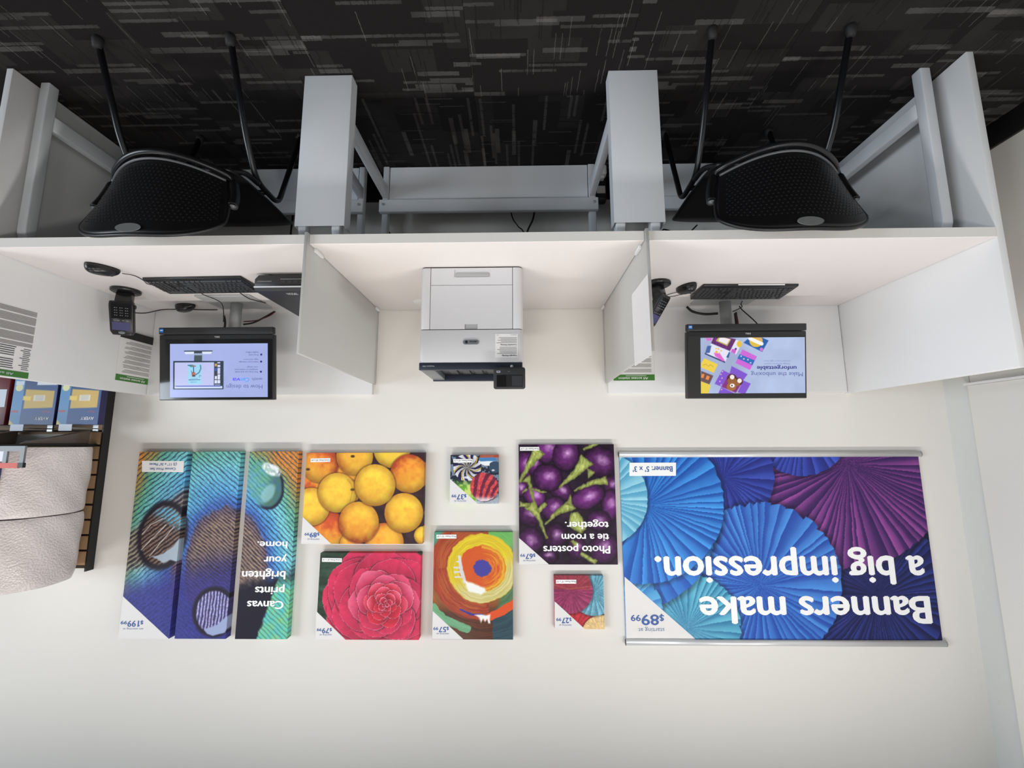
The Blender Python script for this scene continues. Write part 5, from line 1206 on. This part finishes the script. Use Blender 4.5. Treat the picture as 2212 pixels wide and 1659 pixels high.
o = MB().box(2.330, 3.4, -0.052, -0.0415, 1.425, 1.4755).build('header_strip', 'wall_paint'); tag(o, 'pale cardboard strip leaning on the slatwall under the shelf', 'strip')
def roll(label, z, kx):
    r = thing('bubble_wrap_roll', label, 'bubble wrap', (2.292+kx, -0.258, z), group='bubble wrap rolls')
    n = 72
    def f(u, v):
        a = 2*math.pi*u; R = 0.200+0.0035*math.sin(a*3+v*4)+0.002*math.sin(a*9+v*11+z*9)-0.005*abs(2*v-1)**14
        return (R*math.cos(a), R*math.sin(a), 0.003+0.303*v)
    b = MB().grid(f, n, 24)
    b.add([(0, 0, 0.30)]+[(0.19*math.cos(2*math.pi*k/n), 0.19*math.sin(2*math.pi*k/n), 0.306) for k in range(n)], [(0, k+1, (k+1) % n+1) for k in range(n)])
    b.add([(0, 0, 0.003)]+[(0.19*math.cos(2*math.pi*k/n), 0.19*math.sin(2*math.pi*k/n), 0.003) for k in range(n)], [(0, (k+1) % n+1, k+1) for k in range(n)])
    b.build('wrap', 'bubble', r)
    a0, a1 = math.radians(-115), math.radians(-55)
    def lab(m, z0, z1, nm): 
        MB().grid(lambda u, v: (0.2065*math.cos(a0+(a1-a0)*u), 0.2065*math.sin(a0+(a1-a0)*u), z0+(z1-z0)*v), 16, 2).build(nm, m, r)
    lab('navy_label', 0.070, 0.160, 'label_navy'); lab('yellow_label', 0.160, 0.212, 'label_yellow') 
    return r
roll('lower bubble wrap roll standing on the black shelf', 1.488, 0.0)
roll('upper bubble wrap roll resting on another roll', 1.797, 0.006)
# price channel and sign holder hung on the shelf front
r = thing('sign_holder', 'grey hanging sign holder with a red strip in front of the lower roll', 'sign', (2.30, -0.478, 1.484))
f = MB(); f.box(-0.225, 0.20, -0.004, 0.004, 0.0, 0.022).box(-0.225, -0.207, -0.004, 0.004, 0.022, 0.070).box(-0.152, -0.136, -0.004, 0.004, 0.022, 0.070)
f.build('frame', 'fixture_grey', r)
MB().box(-0.228, -0.206, -0.006, 0.006, 0.0702, 0.090).build('corner_clip', 'fixture_black', r)
MB().box(-0.2058, 0.20, -0.0045, 0.0035, 0.0702, 0.092).build('red_strip', 'red_strip', r)
MB().box(-0.1358, 0.14, -0.003, 0.003, 0.0222, 0.064).build('insert', 'tag_white', r)
MB().tube([(-0.10, 0.005, 0.003), (-0.10, 0.014, -0.001)], 0.003, 8).build('hanger', 'fixture_black', r)

def mailer(label, x0, x1, y, z1, h, k):
    cx = (x0+x1)/2; r = thing('envelope_carton', label, 'carton', (cx, y, z1-h), group='cartons hanging on the slatwall')
    w_ = x1-x0
    MB().box(-w_/2, w_/2, 0.0006, 0.036, 0.0, h).build('carton', 'navy_label', r, bevel=0.002)
    s = Surf(r, (-w_/2, 0.0, 0.0), (1, 0, 0), (0, 0, 1), w_, h, [(0, 0), (100, 0), (100, 140), (0, 140)])
    s.paint('printed_front', 'print_card', paint_mailer, 0.0026)
    s.text('AVERY', 90, 58, 122, 129, 'white_ink', 0.015, d=0.0008)
    return r
mailer('blue envelope carton on the slatwall closest to the counter', 2.112, 2.322, -0.150, 1.380, 0.300, 0)
mailer('blue envelope carton between its blue neighbour and the red carton', 2.340, 2.566, -0.150, 1.380, 0.300, 1)
r = thing('red_carton', 'dark red carton hanging at the frame edge on the slatwall', 'carton', (2.70, -0.15, 1.08), group='cartons hanging on the slatwall')
MB().box(-0.11, 0.11, 0.0, 0.06, 0.0, 0.30).build('carton', 'pack_red', r, bevel=0.002); MB().box(-0.10, 0.10, -0.001, -0.0002, 0.12, 0.21).build('printed_band', 'tag_white', r)
for k, (x, z) in enumerate(((2.225, 1.385), (2.47, 1.385))):
    r = thing('peg_hook', ('chrome peg hook with a white price tag above the blue carton beside the red one' if k else 'chrome peg hook with a white price tag above the blue carton closest to the counter'), 'hook', (x, -0.04, z), group='peg hooks with price tags')
    MB().tube([(0, 0.0, 0.012), (0, -0.128, 0.012)], 0.003, 8).build('rod', 'steel_grey', r)
    MB().box(-0.014, 0.014, -0.004, -0.0004, -0.008, 0.026).build('back_plate', 'steel_grey', r)
    MB().box(0.0, 0.066, -0.134, -0.1325, -0.006, 0.026).build('price_tag', 'tag_white', r, loc=(-0.01, 0, 0))
    
# ------------------------------------------------------------------ under the counter
cable('floor_cable', 'two black leads dropping behind the middle crossbar', [(-0.055, -0.02, 0.66), (-0.045, -0.05, 0.40), (-0.052, -0.06, 0.33), (-0.085, -0.06, 0.25), (-0.10, -0.05, 0.12)], 0.005)
cable('floor_cable', 'thin black lead slanting to the middle crossbar', [(-0.045, -0.028, 0.62), (-0.036, -0.055, 0.36), (0.0, -0.06, 0.30), (0.03, -0.06, 0.25), (0.05, -0.05, 0.14)], 0.0035)
cable('floor_cable', 'curved black lead beside the scanner side leg cover', [(0.735, -0.04, 0.10), (0.745, -0.06, 0.20), (0.725, -0.07, 0.30), (0.69, -0.06, 0.38), (0.66, -0.03, 0.60)], 0.006)
cable('floor_cable', 'black lead under the scanner desk behind its chair', [(1.22, -0.05, 0.60), (1.24, -0.06, 0.40), (1.255, -0.06, 0.33), (1.25, -0.05, 0.14)], 0.005)
cable('floor_cable', 'looped black lead under the banner side desk behind its chair', [(-0.80, -0.05, 0.62), (-0.81, -0.06, 0.40), (-0.84, -0.06, 0.35), (-0.79, -0.06, 0.33), (-0.80, -0.06, 0.38), (-0.90, -0.06, 0.37), (-0.98, -0.05, 0.30)], 0.004)
r = thing('power_adapter', 'black power adapter with a pale label beside the banner side leg cover', 'adapter', (-0.452, -0.055, 0.0))
MB().box(-0.035, 0.035, -0.03, 0.03, 0.0, 0.16).build('body', 'adapter_dark', r, bevel=0.006)
MB().box(-0.026, 0.020, -0.032, -0.0303, 0.085, 0.128).build('label', 'adapter_white', r)
r = thing('power_plug', 'pale power plug block on the floor behind the banner side leg cover', 'plug', (-0.445, -0.125, 0.0))
MB().box(-0.032, 0.026, -0.026, 0.026, 0.0, 0.055).build('body', 'adapter_white', r, bevel=0.008)
MB().box(-0.02, 0.014, -0.018, 0.018, 0.0552, 0.072).build('cap', 'adapter_white', r, bevel=0.004)
